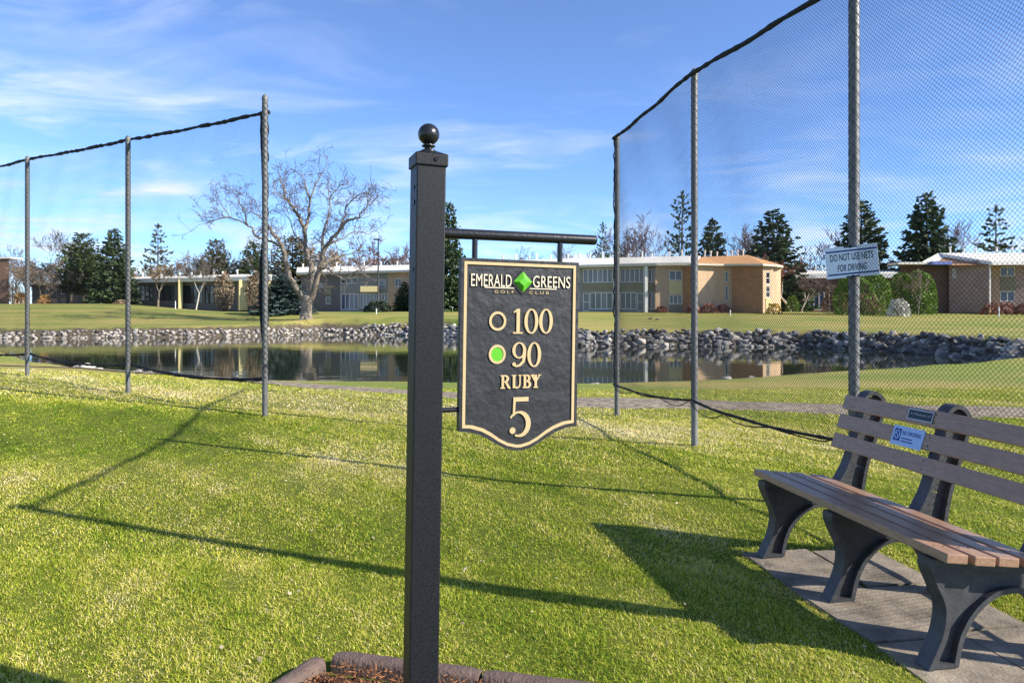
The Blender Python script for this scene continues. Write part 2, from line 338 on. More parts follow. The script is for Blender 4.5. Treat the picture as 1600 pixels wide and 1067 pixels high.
def blade_material():
    m = bpy.data.materials.new('grass blades'); m.use_nodes = True; n = m.node_tree.nodes; l = m.node_tree.links
    p = n['Principled BSDF']; p.inputs['Roughness'].default_value = 0.6; p.inputs['Specular IOR Level'].default_value = 0.25
    a = n.new('ShaderNodeAttribute'); a.attribute_name = 'tint'
    r = ramp(n, l, a.outputs['Fac'], [(0.0, (0.045, 0.11, 0.006)), (0.28, (0.21, 0.32, 0.014)), (0.52, (0.45, 0.49, 0.042)), (0.72, (0.70, 0.60, 0.12)), (1.0, (0.84, 0.72, 0.42))])
    l.new(r.outputs[0], p.inputs['Base Color'])
    t = n.new('ShaderNodeBsdfTranslucent'); l.new(r.outputs[0], t.inputs[0])
    ms = n.new('ShaderNodeMixShader'); ms.inputs[0].default_value = 0.35
    l.new(p.outputs[0], ms.inputs[1]); l.new(t.outputs[0], ms.inputs[2]); l.new(ms.outputs[0], n['Material Output'].inputs[0]); return m
M['blade'] = blade_material()

# ------------------------------------------------------------------ terrain
ZW = -0.60
POND = np.array([(-75, 50), (-60, 45), (-40, 38), (-24.6, 32.0), (-14, 24), (-7.2, 21), (-1.9, 20.3), (2.2, 20), (5.5, 21), (9.9, 23.4), (14.5, 25.5), (18.9, 27.6), (20.7, 28.6),
                 (21.4, 30.5), (21.2, 32.5), (20.3, 36.4), (17.3, 41), (11.5, 42.5), (4.4, 42.8), (0, 48), (-4.3, 57), (-10, 62), (-18, 64), (-26.8, 57.5), (-40, 54), (-60, 57), (-75, 58)], float)
def pond_sd(x, y):
    x = np.asarray(x, float); y = np.asarray(y, float); d = np.full(x.shape, 1e9); ins = np.zeros(x.shape, bool)
    n = len(POND)
    for i in range(n):
        a = POND[i]; b = POND[(i + 1) % n]; e = b - a
        t = np.clip(((x - a[0]) * e[0] + (y - a[1]) * e[1]) / (e @ e), 0, 1)
        d = np.minimum(d, np.hypot(x - a[0] - t * e[0], y - a[1] - t * e[1]))
        c = ((a[1] > y) != (b[1] > y)) & (x < (b[0] - a[0]) * (y - a[1]) / (b[1] - a[1] + 1e-12) + a[0]); ins ^= c
    return np.where(ins, -d, d)
PC = np.array([(-30, 28), (-20, 23.4), (-15.5, 21.0), (-12.8, 19.6), (-9.6, 18.5), (-6.3, 17.0), (-3, 15.9), (1.5, 14.2), (3.9, 13.6), (6.3, 13.0), (9.8, 12.3), (16, 11.3), (30, 9)])
def path_c(x): return np.interp(x, PC[:, 0], PC[:, 1])
# the bench's frame (needed for the paving under it)
BO = Vector((1.6555, 4.6716, -0.0694)); BL = Vector((0.15793, -0.98744, 0.0040)); BB = Vector((0.98745, 0.15793, -0.0014)); BU = Vector((0.0007, 0.0042, 1.0))
def near_z(x, y):
    z = -0.025 * np.clip(y - 1.2, 0, 14) - 0.036 * np.clip(y - 15.0, 0, 8) * (1 - 0.45 * smooth01((x - 4) / 9)) + 0.042 * np.clip(-x, 0, 12) * smooth01((y - 1) / 6) * (1 - 0.9 * smooth01((y - path_c(x) + 1.1) / 4.0))
    z = z + 0.012 * np.sin(x * 0.9 + 1.3) * np.sin(y * 0.8) * smooth01((y - 4) / 3)
    b = (x - BO.x) * BB.x + (y - BO.y) * BB.y; l = (x - BO.x) * BL.x + (y - BO.y) * BL.y
    k = smooth01(1 - np.maximum(np.maximum(-0.0 - b, b - 0.75), np.maximum(0.1 - l, l - 2.6)) / 0.5)
    return z * (1 - k) + (BO.z + l * BL.z - 0.022) * k
def gz(x, y):
    x = np.asarray(x, float); y = np.asarray(y, float)
    near = near_z(x, y)
    lowb = 0.46 * smooth01((-x - 12) / 14) * (1 - smooth01((y - 60) / 28))
    far = 0.43 - lowb + 0.031 * np.clip(y - 44, 0, 36) * (1 - 0.35 * smooth01((-x - 12) / 14) * smooth01((75 - y) / 20)) + 1.1 * smooth01((-x / np.maximum(y, 1) - 0.40) / 0.2) * smooth01((y - 58) / 38)
    w_ = smooth01((y - 24) / 8); land = near * (1 - w_) + far * w_
    sd = pond_sd(x, y)
    k = 0.25 + 0.75 * smooth01((y - 27) / 4)
    z = np.minimum(land, ZW + 0.02 + k * np.maximum(sd, 0) + 0.06 * np.sin(x * 1.7) * np.clip(sd, 0, .6))
    return np.where(sd < 0, ZW + np.maximum(0.5 * sd, -0.8), z)
def gzf(x, y): return float(gz(np.array([x]), np.array([y]))[0])

xs = np.concatenate([[-1500, -800, -400, -250, -180, -140, -110], np.arange(-90, -46, 3), np.arange(-46, -22, 0.8), np.arange(-22, -6, 0.4), np.arange(-6, 8, 0.25), np.arange(8, 26, 0.6), np.arange(26, 60, 2), [65, 80, 110, 150, 220, 400, 800, 1500]])
ys = np.concatenate([[-300, -100, -30, -10, -4], np.arange(-2, 8, 0.25), np.arange(8, 22, 0.25), np.arange(22, 36, 0.4), np.arange(36, 70, 0.8), np.arange(70, 110, 3), [115, 125, 140, 170, 220, 300, 500, 900, 1500, 2500]])
X, Y = np.meshgrid(xs, ys); Z = gz(X, Y)
V = np.stack([X, Y, Z], -1).reshape(-1, 3); nx = len(xs); ny = len(ys)
i = (np.arange(ny - 1)[:, None] * nx + np.arange(nx - 1)[None]).ravel()
me = np_mesh('ground', V, np.stack([i, i + 1, i + nx + 1, i + nx], 1)); at = me.attributes.new('mud', 'FLOAT', 'POINT'); sd_ = pond_sd(X, Y); far_ = smooth01((Y - 27) / 4)
at.data.foreach_set('value', np.clip(1 - sd_ / (0.35 + 1.1 * far_), 0, 1).astype(np.float32).ravel())
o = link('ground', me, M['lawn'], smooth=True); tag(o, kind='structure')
mb = MB(); mb.add([(-90, 15, ZW), (30, 15, ZW), (30, 70, ZW), (-90, 70, ZW)], [(0, 1, 2, 3)])
tag(mb.build('pond_water', M['water']), kind='structure')
# gravel path along the pond
def path_h(x): return 0.95 - 0.4 * smooth01((-x - 5) / 5) + 0.12 * np.sin(x * 1.1) + 0.07 * np.sin(x * 3.7)
px_ = np.arange(-30, 30, 0.3); V = []; 
for k, t in enumerate(np.linspace(-1, 1, 9)):
    yy = path_c(px_) + t * (path_h(px_ + (5 if t > 0 else 0))); V.append(np.stack([px_, yy, gz(px_, yy) + 0.022 * (1 - abs(t) ** 4) + 0.004 + 0.02 * smooth01((-px_ - 3) / 4)], 1))
V = np.concatenate(V); n_ = len(px_); i = (np.arange(8)[:, None] * n_ + np.arange(n_ - 1)[None]).ravel()
tag(link('gravel_path', np_mesh('gravel_path', V, np.stack([i, i + 1, i + n_ + 1, i + n_], 1)), M['gravel'], smooth=True), kind='structure')

# paving under the bench: irregular flags with open joints
mb = MB()
def bf(b, l, u): return BO + BB * b + BL * l + BU * u
for (b0, b1, l0, l1) in ((-0.10, 0.36, 0.05, 0.62), (0.375, 0.80, 0.10, 0.70), (-0.11, 0.30, 0.64, 1.32), (0.315, 0.82, 0.72, 1.28), (-0.09, 0.40, 1.34, 1.98), (0.415, 0.80, 1.30, 2.05), (-0.06, 0.42, 2.0, 2.6), (0.43, 0.80, 2.07, 2.6)):
    j = lambda: rng.uniform(-0.02, 0.02)
    P = [(b0 + j(), l0), (b1, l0 + j() * .6), (b1, l1), ((b0 + b1) / 2, l1 + j() * .4), (b0 + j(), l1 + j() * .3), (b0 + 1.2 * j(), (l0 + l1) / 2)]
    q = rng.uniform(-0.006, 0.0)
    mb.prism(P, lambda a, b, d: bf(a, b, d), -0.06, q)
tag(mb.build('paving', M['slab']), kind='structure')

# ------------------------------------------------------------------ grass blades on the near lawn
def seg_dist_bed(x, y):   # inside the mulch bed?
    return (y < 3.06 - 0.235 * (x + 0.78)) & (x > -0.87 - 0.46 * (3.0 - y)) & (x < 1.0)
def blobs(x, y, L_):
    t = np.zeros_like(x)
    for (cx, cy, rx, ry, a) in L_: t += a * np.exp(-((x - cx) / rx) ** 2 - ((y - cy) / ry) ** 2)
    return t
nseed = nr.uniform(0, 6.28, 40)
def lownoise(x, y, f):
    t = np.zeros_like(x)
    for k in range(8):
        th = nseed[k] ; fr = f * (0.6 + 0.25 * k); t += np.sin(x * fr * math.cos(th) + y * fr * math.sin(th) + nseed[k + 8]) / (1 + 0.25 * k)
    return t / 3.0
def make_blades(cnt, y0, y1, h0, h1, wd):
    y = np.sqrt(nr.uniform(y0 * y0, y1 * y1, cnt)); x = nr.uniform(-1, 1, cnt) * (0.82 * y + 0.8)
    b = (x - BO.x) * BB.x + (y - BO.y) * BB.y; l = (x - BO.x) * BL.x + (y - BO.y) * BL.y
    edge = 0.05 * np.sin(l * 5 + 1) + 0.03 * np.sin(l * 13) + np.abs(nr.normal(0, .03, cnt))
    on_slab = (b > -0.07 + edge) & (b < 0.79) & (l > 0.10) & (l < 2.6)
    dpath = path_c(x) - y; on_path = (dpath < path_h(x) - 0.05 + nr.normal(0, .08, cnt)) & (dpath > -path_h(x + 5) + 0.1)
    keep = ~(on_slab | seg_dist_bed(x, y) | on_path); x = x[keep]; y = y[keep]; c = len(x)
    z = near_z(x, y) - 0.003
    green = smooth01((-x - 0.9 * (y - 5.0) * 0.55 - 0.5) / 1.5) * smooth01((y - 5.8) / 1.5) * smooth01((10.6 + 0.12 * (-x) - y) / 1.0)   # the mown tee on the left
    dry = blobs(x, y, [(-2.1, 7.4, 1.5, 1.5, 0.32), (-4.2, 6.6, 1.4, 0.6, 0.2), (2.2, 10.4, 3.6, 1.0, 0.30), (1.0, 9.6, 1.5, .6, .14), (4.5, 9, 3, 1.2, .2), (-1.0, 12.4, 4, 1.1, 0.34), (-6.5, 13.4, 4, 1.4, 0.40), (-3, 11.4, 3, .7, .2), (-12, 17, 5, 1.5, .3), (-11, 15, 4, 1.0, .25), (.2, 3.6, 1.2, .5, .05), (2.7, 7.3, .9, .9, .06)])
    tint = 0.435 + 0.09 * lownoise(x, y, 1.5) + 0.10 * lownoise(x + 7, y, 5.0) + 0.12 * lownoise(x, y + 3, 16.0) + dry - 0.27 * green + nr.normal(0, 0.18, c)
    tint += np.where(nr.uniform(0, 1, c) < 0.07, 0.3, 0)
    lo_ = lownoise(x + 11, y - 4, 2.6); tint += 0.20 * smooth01((lo_ - .35) / .5); tint -= 0.16 * smooth01((-lo_ - .6) / .35)
    thin = nr.uniform(0, 1, c) < 0.75 * smooth01((lownoise(x - 5, y + 9, 3.7) - .85) / .3); h0_ = np.where(thin, .35, 1.0)
    h = nr.uniform(h0, h1, c) * (1 + 0.35 * lownoise(x, y, 9.0) + 0.3 * lownoise(x + 3, y, 21.0)) * (1 - 0.45 * green) * h0_; az = nr.uniform(0, 6.283, c); lean = np.abs(nr.normal(0.95, 0.4, c))
    wv = wd * nr.uniform(0.7, 1.3, c); az2 = az + 1.57 + nr.normal(0, .4, c)
    dx_, dy_ = np.cos(az), np.sin(az); sx, sy = np.cos(az2) * wv / 2, np.sin(az2) * wv / 2
    def P(f, k): 
        q = h * f; r_ = lean * h * f * f * 1.1
        return np.stack([x + dx_ * r_ + sx * k, y + dy_ * r_ + sy * k, z + q * np.sqrt(np.maximum(0.12, 1 - (lean * f * .62) ** 2))], 1)
    V = np.stack([P(0, 1), P(0, -1), P(0.55, .85), P(0.55, -.85), P(1, 0.08)], 1).reshape(-1, 3)
    b_ = (np.arange(c) * 5)[:, None]
    T = np.concatenate([b_ + [[0, 1, 2]], b_ + [[2, 1, 3]], b_ + [[2, 3, 4]]], 0)
    return V, T, np.repeat(np.clip(tint, 0, 1), 5)
Vs = []; Ts = []; As = []; base = 0
for a in ((250000, 2.3, 4.4, .009, .026, .0034), (270000, 4.2, 7.5, .010, .026, .0052), (200000, 7.2, 11.5, .016, .036, .009), (100000, 11.0, 17.5, .018, .040, .014)):
    v, t, q = make_blades(*a); Vs.append(v); Ts.append(t + base); As.append(q); base += len(v)
me = np_mesh('grass', np.concatenate(Vs), np.concatenate(Ts)); at = me.attributes.new('tint', 'FLOAT', 'POINT'); at.data.foreach_set('value', np.concatenate(As).astype(np.float32))
tag(link('grass', me, M['blade']), 'short yellow green lawn grass in the foreground', 'grass', kind='stuff')

c = 260; y = np.sqrt(nr.uniform(2.4 ** 2, 9 ** 2, c)); x = nr.uniform(-1, 1, c) * .8 * y; kp = ~seg_dist_bed(x, y); x = x[kp]; y = y[kp]; c = len(x); az = nr.uniform(0, 6.28, c); ln = nr.uniform(.012, .03, c)
C = np.stack([x, y, near_z(x, y) + .018], 1); U = np.stack([np.cos(az) * ln, np.sin(az) * ln, nr.normal(0, .3, c) * ln], 1); Wd = np.stack([-np.sin(az), np.cos(az), nr.normal(0, .3, c)], 1) * (ln * .35)[:, None]
V = np.stack([C - Wd * .4, C + Wd * .4, C + U * .55 + Wd, C + U, C + U * .55 - Wd], 1).reshape(-1, 3); b_ = np.arange(c)[:, None] * 5
tag(link('fallen_leaves', np_mesh('fallen_leaves', V, np.concatenate([b_ + [[0, 1, 2]], b_ + [[0, 2, 4]], b_ + [[4, 2, 3]]], 0)), mat('dead leaf', (0.42, 0.34, 0.22), 0.8, island=0.6)), 'small pale fallen leaves scattered over the near lawn', 'leaves', kind='stuff')
# ------------------------------------------------------------------ tee sign
S_ = 0.84
sign = thing('tee_sign', 'black square post with ball top carrying a hanging golf hole board that reads RUBY 5', 'sign', (0, 0, 0))
sign.matrix_world = Matrix.Translation((-0.272, 1.978, 0.0)) @ Matrix.Rotation(R(0.85), 4, 'Y') @ Matrix.Rotation(R(21), 4, 'Z')
hw = 0.0427; b = MB()
b.box((0, 0, 0.95), (2 * hw, 2 * hw, 2.06), bev=0.004); post = b.build('post', M['black_metal'], sign)
b = MB(); cw = hw + 0.005
b.box((0, 0, 1.982), (2 * cw, 2 * cw, 0.034), bev=0.003)
b.add([(-cw, -cw, 1.9985), (cw, -cw, 1.9985), (cw, cw, 1.9985), (-cw, cw, 1.9985), (-.02, -.02, 2.012), (.02, -.02, 2.012), (.02, .02, 2.012), (-.02, .02, 2.012)],
      [(0, 1, 5, 4), (1, 2, 6, 5), (2, 3, 7, 6), (3, 0, 4, 7), (4, 5, 6, 7)])
capo = b.build('post_cap', M['black_metal'], post)
b = MB(); prof = [(0.024, 2.010), (0.022, 2.016), (0.012, 2.020), (0.011, 2.024), (0.019, 2.027), (0.020, 2.030), (0.012, 2.034)]
zc_, rb = 2.063, 0.031
prof += [(rb * math.cos(R(t)), zc_ + rb * math.sin(R(t))) for t in range(-66, 90, 9)] + [(0.001, zc_ + rb)]
b.lathe(prof, n=32); b.build('ball_finial', M['black_gloss'], post, smooth=True)
for (x, z, r) in ((-hw - .001, 1.905, .006), (-hw - .001, 1.862, .008), (-hw - .001, 1.67, .006)):
    b = MB(); b.tube([(x + .004, -.012, z), (x - .0015, -.012, z)], r, 10); b.build('set_screw', M['screw'], post)
b = MB(); b.tube([(0.012, -cw - .003, 1.984), (0.012, -cw + .004, 1.984)], 0.006, 10)
b.build('set_screw', M['screw'], post)
b = MB(); b.tube([(hw - .002, .009, 1.781), (0.549, .009, 1.786)], 0.0156, 20); b.tube([(0.549, .009, 1.786), (0.5525, .009, 1.786)], [0.0156, .0135], 20)
b.build('arm', M['black_gloss'], sign, smooth=True, angle=40)
XL, W_, ZT = 0.103, 0.459 * S_, 1.711
for x in (0.148, 0.428):
    b = MB(); b.tube([(x, .009, 1.776), (x, .009, ZT - .004)], 0.0085, 14); b.build('hanger', M['black_gloss'], sign, smooth=True, angle=40)
b = MB(); b.tube([(hw - .002, .009, 1.262), (XL + .006, .009, 1.262)], 0.0075, 14); b.build('lower_brace', M['black_gloss'], sign, smooth=True, angle=40)
dip = [(0.0, 0.6105), (0.03, 0.6125), (0.0763, 0.6248), (0.11, 0.642), (0.1447, 0.6641), (0.18, 0.681), (0.2183, 0.6895), (0.235, 0.6895), (0.27, 0.682), (0.305, 0.666), (0.34, 0.645), (0.375, 0.628), (0.42, 0.614), (0.459, 0.6105)]
def bp_(u, v, d): return (XL + u * S_, -d, ZT - v * S_)          # d: how far proud of the board's front
def inset(k):
    pts = []
    for (u, v) in dip: pts.append((k + u * (0.459 - 2 * k) / 0.459, v - k * (0.95 if 0.03 < u < 0.43 else 1.0)))
    return [(k, k)] + pts + [(0.459 - k, k)]
b = MB(); b.prism(inset(0.0), bp_, -0.020, -0.0005); b.prism(inset(0.003), bp_, -0.0004, 0.0)
board = b.build('board', M['sign_field'], sign)
# narrow rounded rim of the board and cream border line
b = MB(); A = inset(0.0); B_ = inset(0.0105); b.strip(A, B_, bp_, 0.0002, 0.0042, closed=True); b.build('rim', M['sign_field'], board)
b = MB(); A = inset(0.0118); B_ = inset(0.0222); b.strip(A, B_, bp_, 0.0002, 0.0040, closed=True); b.build('border', M['cream'], board)
# ---- serif figures built from outlines
class Glyphs(MB):
    lay = 0
    def d(s): s.lay += 1; return 0.0036 + 0.00013 * (s.lay % 7)
    def poly(s, P): s.prism(P, bp_, 0.0003, s.d())
    def rib(s, pts, wd):
        n = len(pts); A = []; B = []
        for i in range(n):
            a = Vector(pts[max(i - 1, 0)]); c = Vector(pts[min(i + 1, n - 1)]); t = (c - a).normalized(); nn = Vector((-t.y, t.x)); h = wd[i] / 2
            A.append(tuple(Vector(pts[i]) + nn * h)); B.append(tuple(Vector(pts[i]) - nn * h))
        s.strip(A, B, bp_, 0.0003, s.d())
    def ring(s, cx, cy, rx, ry, ix, iy, n=36):
        T = [2 * math.pi * k / n for k in range(n)]
        s.strip([(cx + rx * math.cos(t), cy + ry * math.sin(t)) for t in T], [(cx + ix * math.cos(t), cy + iy * math.sin(t)) for t in T], bp_, 0.0003, s.d(), closed=True)
    def rect(s, u0, v0, u1, v1): s.poly([(u0, v0), (u1, v0), (u1, v1), (u0, v1)])
    def one(s, u0, u1, v0, v1):
        c = (u0 + u1) / 2 + .001; s.rect(c - .0065, v0 + .002, c + .0065, v1 - .002); s.rect(u0 + .002, v1 - .006, u1 - .002, v1)
        s.poly([(u0 + .003, v0 + .012), (c - .004, v0), (c + .006, v0), (c - .002, v0 + .010), (u0 + .004, v0 + .0155)])
    def zero(s, u0, u1, v0, v1): cx, cy, rx, ry = (u0 + u1) / 2, (v0 + v1) / 2, (u1 - u0) / 2, (v1 - v0) / 2; s.ring(cx, cy, rx, ry, rx - .0125, ry - .0052)
    def nine(s, u0, u1, v0, v1):
        cx = (u0 + u1) / 2; rx = (u1 - u0) / 2; h = v1 - v0; cy = v0 + h * .33; s.ring(cx, cy, rx, h * .33, rx - .0115, h * .33 - .0052)
        P = [(u1 - .006, cy), (u1 - .0065, v0 + h * .55), (cx + rx * .62, v0 + h * .78), (cx + rx * .1, v0 + h * .93), (cx - rx * .45, v0 + h * .97), (cx - rx * .85, v0 + h * .90)]
        s.rib(P, [.012, .012, .011, .009, .006, .006]); s.ring(u0 + .0075, v0 + h * .885, .007, .007, .0, .0, 14)
    def five(s, u0, u1, v0, v1):
        h = v1 - v0; ww = u1 - u0; s.rect(u0 + ww * .17, v0, u1 - ww * .10, v0 + .0155)
        s.poly([(u0 + ww * .17, v0 + .004), (u0 + ww * .29, v0 + .004), (u0 + ww * .25, v0 + h * .46), (u0 + ww * .15, v0 + h * .46)])
        c = (u0 + ww * .44, v0 + h * .675); P = []; wd = []
        for k in range(15):
            t = R(-148 + k * 18.5); P.append((c[0] + ww * .47 * math.cos(t), c[1] + h * .30 * math.sin(t))); wd.append(.007 + .012 * max(0, math.cos(t)) ** .8)
        s.rib(P, wd); s.ring(u0 + .012, v1 - h * .165, .0115, .0115, 0, 0, 16)
G = Glyphs()
def flush():
    global G
    G.build('raised_lettering', M['cream'], board); G = Glyphs()
G.ring(0.1393, 0.2215, 0.0325, 0.0345, 0.0235, 0.0255); flush(); G.one(.196, .238, .176, .2665); G.zero(.2420, .297, .175, .2665); G.zero(.3005, .355, .1745, .2660); flush()
G.ring(0.1393, 0.3402, 0.0322, 0.0345, 0.0235, 0.0255); flush(); G.nine(.197, .2505, .297, .387); G.zero(.2555, .310, .297, .388)
flush()
# RUBY with slab serifs
v0, v1 = .4155, .464
def stem_(u, serifs=(1, 1)):
    G.rect(u - .0046, v0 + .001, u + .0046, v1 - .001)
    if serifs[0]: G.rect(u - .009, v0, u + .009, v0 + .0042)
    if serifs[1]: G.rect(u - .009, v1 - .0042, u + .009, v1)
stem_(.162); h = (v1 - v0)
def bowl(u, va, vb, rx, wd): 
    c = (va + vb) / 2; r_ = (vb - va) / 2
    G.rib([(u, va + .002)] + [(u + .008 + rx * math.cos(R(t)), c + (r_ - .002) * math.sin(R(t))) for t in range(-90, 91, 18)] + [(u, vb - .002)], [.0042] + [.0045 + wd * math.cos(R(t)) for t in range(-90, 91, 18)] + [.0042])
bowl(.162, v0, v0 + h * .53, .011, .0045); G.rib([(.174, v0 + h * .52), (.185, v1 - .004), (.191, v1 - .001)], [.008, .009, .006])
stem_(.205, (1, 0)); G.rib([(.205, v1 - .016), (.2075, v1 - .006), (.2165, v1 - .0018), (.2255, v1 - .006), (.2285, v1 - .016), (.2285, v0 + .002)], [.009, .008, .006, .006, .005, .005]); G.rect(.222, v0, .2345, v0 + .004)
stem_(.2475); bowl(.2475, v0, v0 + h * .5, .009, .0045); bowl(.2475, v0 + h * .46, v1, .0125, .005)
G.rib([(.2765, v0 + .001), (.2905, v0 + h * .55)], [.010, .008]); G.rib([(.306, v0 + .001), (.2905, v0 + h * .55)], [.0045, .005]); stem_(.2905, (0, 1))
G.v = [p for p in G.v]; G.rect(.270, v0, .2845, v0 + .004); G.rect(.2995, v0, .311, v0 + .004)
# stem of Y must not rise above its fork: it is hidden by the arms
flush(); G.five(.190, .271, .4965, .640)
G.build('raised_lettering', M['cream'], board)
b = MB(); T = [2 * math.pi * k / 32 for k in range(32)]
b.prism([(0.1393 + .0232 * math.cos(t), 0.3402 + .0252 * math.sin(t)) for t in T], bp_, 0.0002, 0.0022); b.build('green_dot', M['green_paint'], board)
def text_mesh(body, height, width, ext, shear=0.0, spacing=1.0, bold=0.0):
    cu = bpy.data.curves.new('lettering', 'FONT'); cu.body = body; cu.extrude = ext; cu.shear = shear; cu.space_character = spacing; cu.offset = bold
    cu.align_x = 'LEFT'; cu.resolution_u = 4
    ob = bpy.data.objects.new('lettering', cu); COL.objects.link(ob); bpy.context.view_layer.update()
    me = bpy.data.meshes.new_from_object(ob.evaluated_get(bpy.context.evaluated_depsgraph_get()))
    bpy.data.objects.remove(ob); bpy.data.curves.remove(cu)
    V = np.empty(len(me.vertices) * 3, np.float32); me.vertices.foreach_get('co', V); V = V.reshape(-1, 3)
    mn = V.min(0); mx_ = V.max(0); V[:, 0] = (V[:, 0] - mn[0]) * width / (mx_[0] - mn[0]); V[:, 1] = (V[:, 1] - mn[1]) * height / (mx_[1] - mn[1])
    V[:, 2] = (V[:, 2] - mn[2]); return me, V
def text_on(body, parent, name, matr, place, height, width, ext, **kw):
    me, V = text_mesh(body, height, width, ext, **kw)
    V2 = np.array([place(a, b_, c) for a, b_, c in V], np.float32); me.vertices.foreach_set('co', V2.ravel()); me.update()
    me.materials.clear(); return link(name, me, matr, parent)
def on_board(u, v, d0): return lambda a, b_, c: bp_(u + a, v - b_, d0 + c)
# club name: pale letters on a black stepped backing
for (txt, u, v, ww, hh) in (('EMERALD', .0372, .0985, .1530, .0440), ('GREENS', .2735, .0975, .1500, .0430)):
    text_on(txt, board, 'lettering', M['letter_dark'], on_board(u + .0012, v + .0022, .0004), hh + .002, ww + .001, .0009, bold=.03, spacing=1.05)
    text_on(txt, board, 'lettering', M['cream_light'], on_board(u, v, .0024), hh, ww, .0009, bold=0.0, spacing=1.05)
b = MB(); b.prism([(.086, .0985), (.371, .0985), (.371, .107), (.086, .107)], bp_, .0002, .0012); b.prism([(.121, .1069), (.345, .1069), (.345, .1245), (.121, .1245)], bp_, .0002, .0011)
b.build('name_backing', M['letter_dark'], board)
b = MB(); b.prism([(.088, .1003), (.199, .1003), (.203, .1038), (.088, .1038)], bp_, .0013, .0030); b.build('name_underline', M['cream_light'], board); b = MB(); b.prism([(.264, .1003), (.370, .1003), (.370, .1038), (.260, .1038)], bp_, .0013, .0030)
b.build('name_underline', M['cream_light'], board)
text_on('GOLF', board, 'lettering', M['cream'], on_board(.1262, .1215, .0012), .0105, .074, .0005, spacing=1.6)
text_on('CLUB', board, 'lettering', M['cream'], on_board(.2605, .1215, .0012), .0105, .078, .0005, spacing=1.6)
gc = (.2340, .0788); gw, gh = .0365, .0375
b = MB(); k = 1.16; b.prism([(gc[0] - .003, gc[1] - gh * k), (gc[0] + gw, gc[1] + .002), (gc[0] - .003, gc[1] + gh * k + .002), (gc[0] - gw * k - .004, gc[1] + .002)], bp_, .0002, .0036); b.build('gem_backing', M['letter_dark'], board)
def gem_faces(keys, name, m_):
    O_ = [(gc[0], gc[1] - gh), (gc[0] + gw, gc[1]), (gc[0], gc[1] + gh), (gc[0] - gw, gc[1])]
    I_ = [(gc[0] + .000, gc[1] - gh * .42), (gc[0] + gw * .48, gc[1] + .0), (gc[0], gc[1] + gh * .42), (gc[0] - gw * .48, gc[1])]
    b = MB()
    for q in keys:
        if q == 't': b.add([bp_(*p, .0130) for p in I_], [(0, 1, 2, 3)])
        else: b.add([bp_(*O_[q], .0040), bp_(*O_[(q + 1) % 4], .0040), bp_(*I_[(q + 1) % 4], .0130), bp_(*I_[q], .0130)], [(0, 1, 2, 3)])
    return b.build(name, m_, board)
gem_faces([0, 1, 2, 3, 't'], 'emerald_gem', M['green_paint'])

# ------------------------------------------------------------------ mulch bed by the sign
def edging(p0, p1, label, wd=0.088, hh=0.066):
    p0 = Vector(p0); p1 = Vector(p1); c = (p0 + p1) / 2; t = (p1 - p0); ln = t.length; t.normalize(); nn = Vector((-t.y, t.x, 0))
    prof = [(-wd / 2, -0.08), (-wd / 2, hh * .55), (-wd * .42, hh * .82), (-wd * .22, hh * .97), (0, hh), (wd * .22, hh * .97), (wd * .42, hh * .82), (wd / 2, hh * .55), (wd / 2, -0.08)]
    V = []; Fc = []; m_ = 14; k = len(prof)
    for i in range(m_ + 1):
        f = i / m_; e = min(f, 1 - f) * ln; sh = 1 - 0.10 * max(0, 1 - e / 0.03) ** 2
        for (a, z) in prof:
            q = t * ((f - .5) * ln) + nn * (a * sh); V.append((q.x + rng.uniform(-.0015, .0015), q.y + rng.uniform(-.0015, .0015), z * (sh if z > 0 else 1) + rng.uniform(-.0015, .0015)))
    for i in range(m_):
        for j in range(k - 1): a = i * k + j; Fc.append((a, a + 1, a + k + 1, a + k))
    Fc += [tuple(range(k)), tuple(m_ * k + j for j in range(k - 1, -1, -1))]
    b = MB().add(V, Fc); o = b.build('edging_block', M['edging'], None, smooth=True, angle=50); o.location = (c.x, c.y, gzf(c.x, c.y) + 0.012)
    return tag(o, label, 'garden edging', 'rounded concrete edging blocks round the mulch bed')
edging((-0.845, 2.985, 0), (-1.11, 2.40, 0), 'rounded brown edging block slanting toward the viewer left of the bed corner')
edging((-1.12, 2.38, 0), (-1.38, 1.80, 0), 'rounded brown edging block continuing the left side of the mulch bed')
edging((-0.785, 3.04, 0), (-0.135, 2.885, 0), 'rounded brown edging block behind the square post at the bed corner')
edging((-0.118, 2.88, 0), (0.53, 2.725, 0), 'rounded brown edging block right of the square post along the bed')
edging((0.547, 2.72, 0), (1.06, 2.60, 0), 'short rounded edging block at the right end of the bed')
b = MB(); b.add([(-.82, 2.9, .012), (1.0, 2.54, .012), (1.1, 1.0, .012), (-1.5, 1.4, .012)], [(0, 1, 2, 3)]); tag(b.build('mulch', M['mulch_base']), 'orange brown bark mulch around the square post', 'mulch', kind='stuff')
c = 9000; y = nr.uniform(1.6, 2.96, c); x = nr.uniform(-1.3, 1.0, c); kp = seg_dist_bed(x, y + .09) & (x > -.76 - .48 * (3.0 - y)); x = x[kp]; y = y[kp]; c = len(x); az = nr.uniform(0, 6.28, c); ln = nr.uniform(.008, .032, c); tl = nr.normal(0, .35, c)
z = .015 + np.abs(nr.normal(0, .012, c)); d = np.stack([np.cos(az), np.sin(az), tl], 1) * ln[:, None]; P0 = np.stack([x, y, z], 1)
v, q = segs(P0, P0 + d, nr.uniform(.0015, .004, c), nr.uniform(.0008, .003, c), 4)
tag(link('bark_chips', np_mesh('bark_chips', v, q), M['chip']), 'loose shredded bark chips lying in the bed behind the post', 'mulch', kind='stuff')

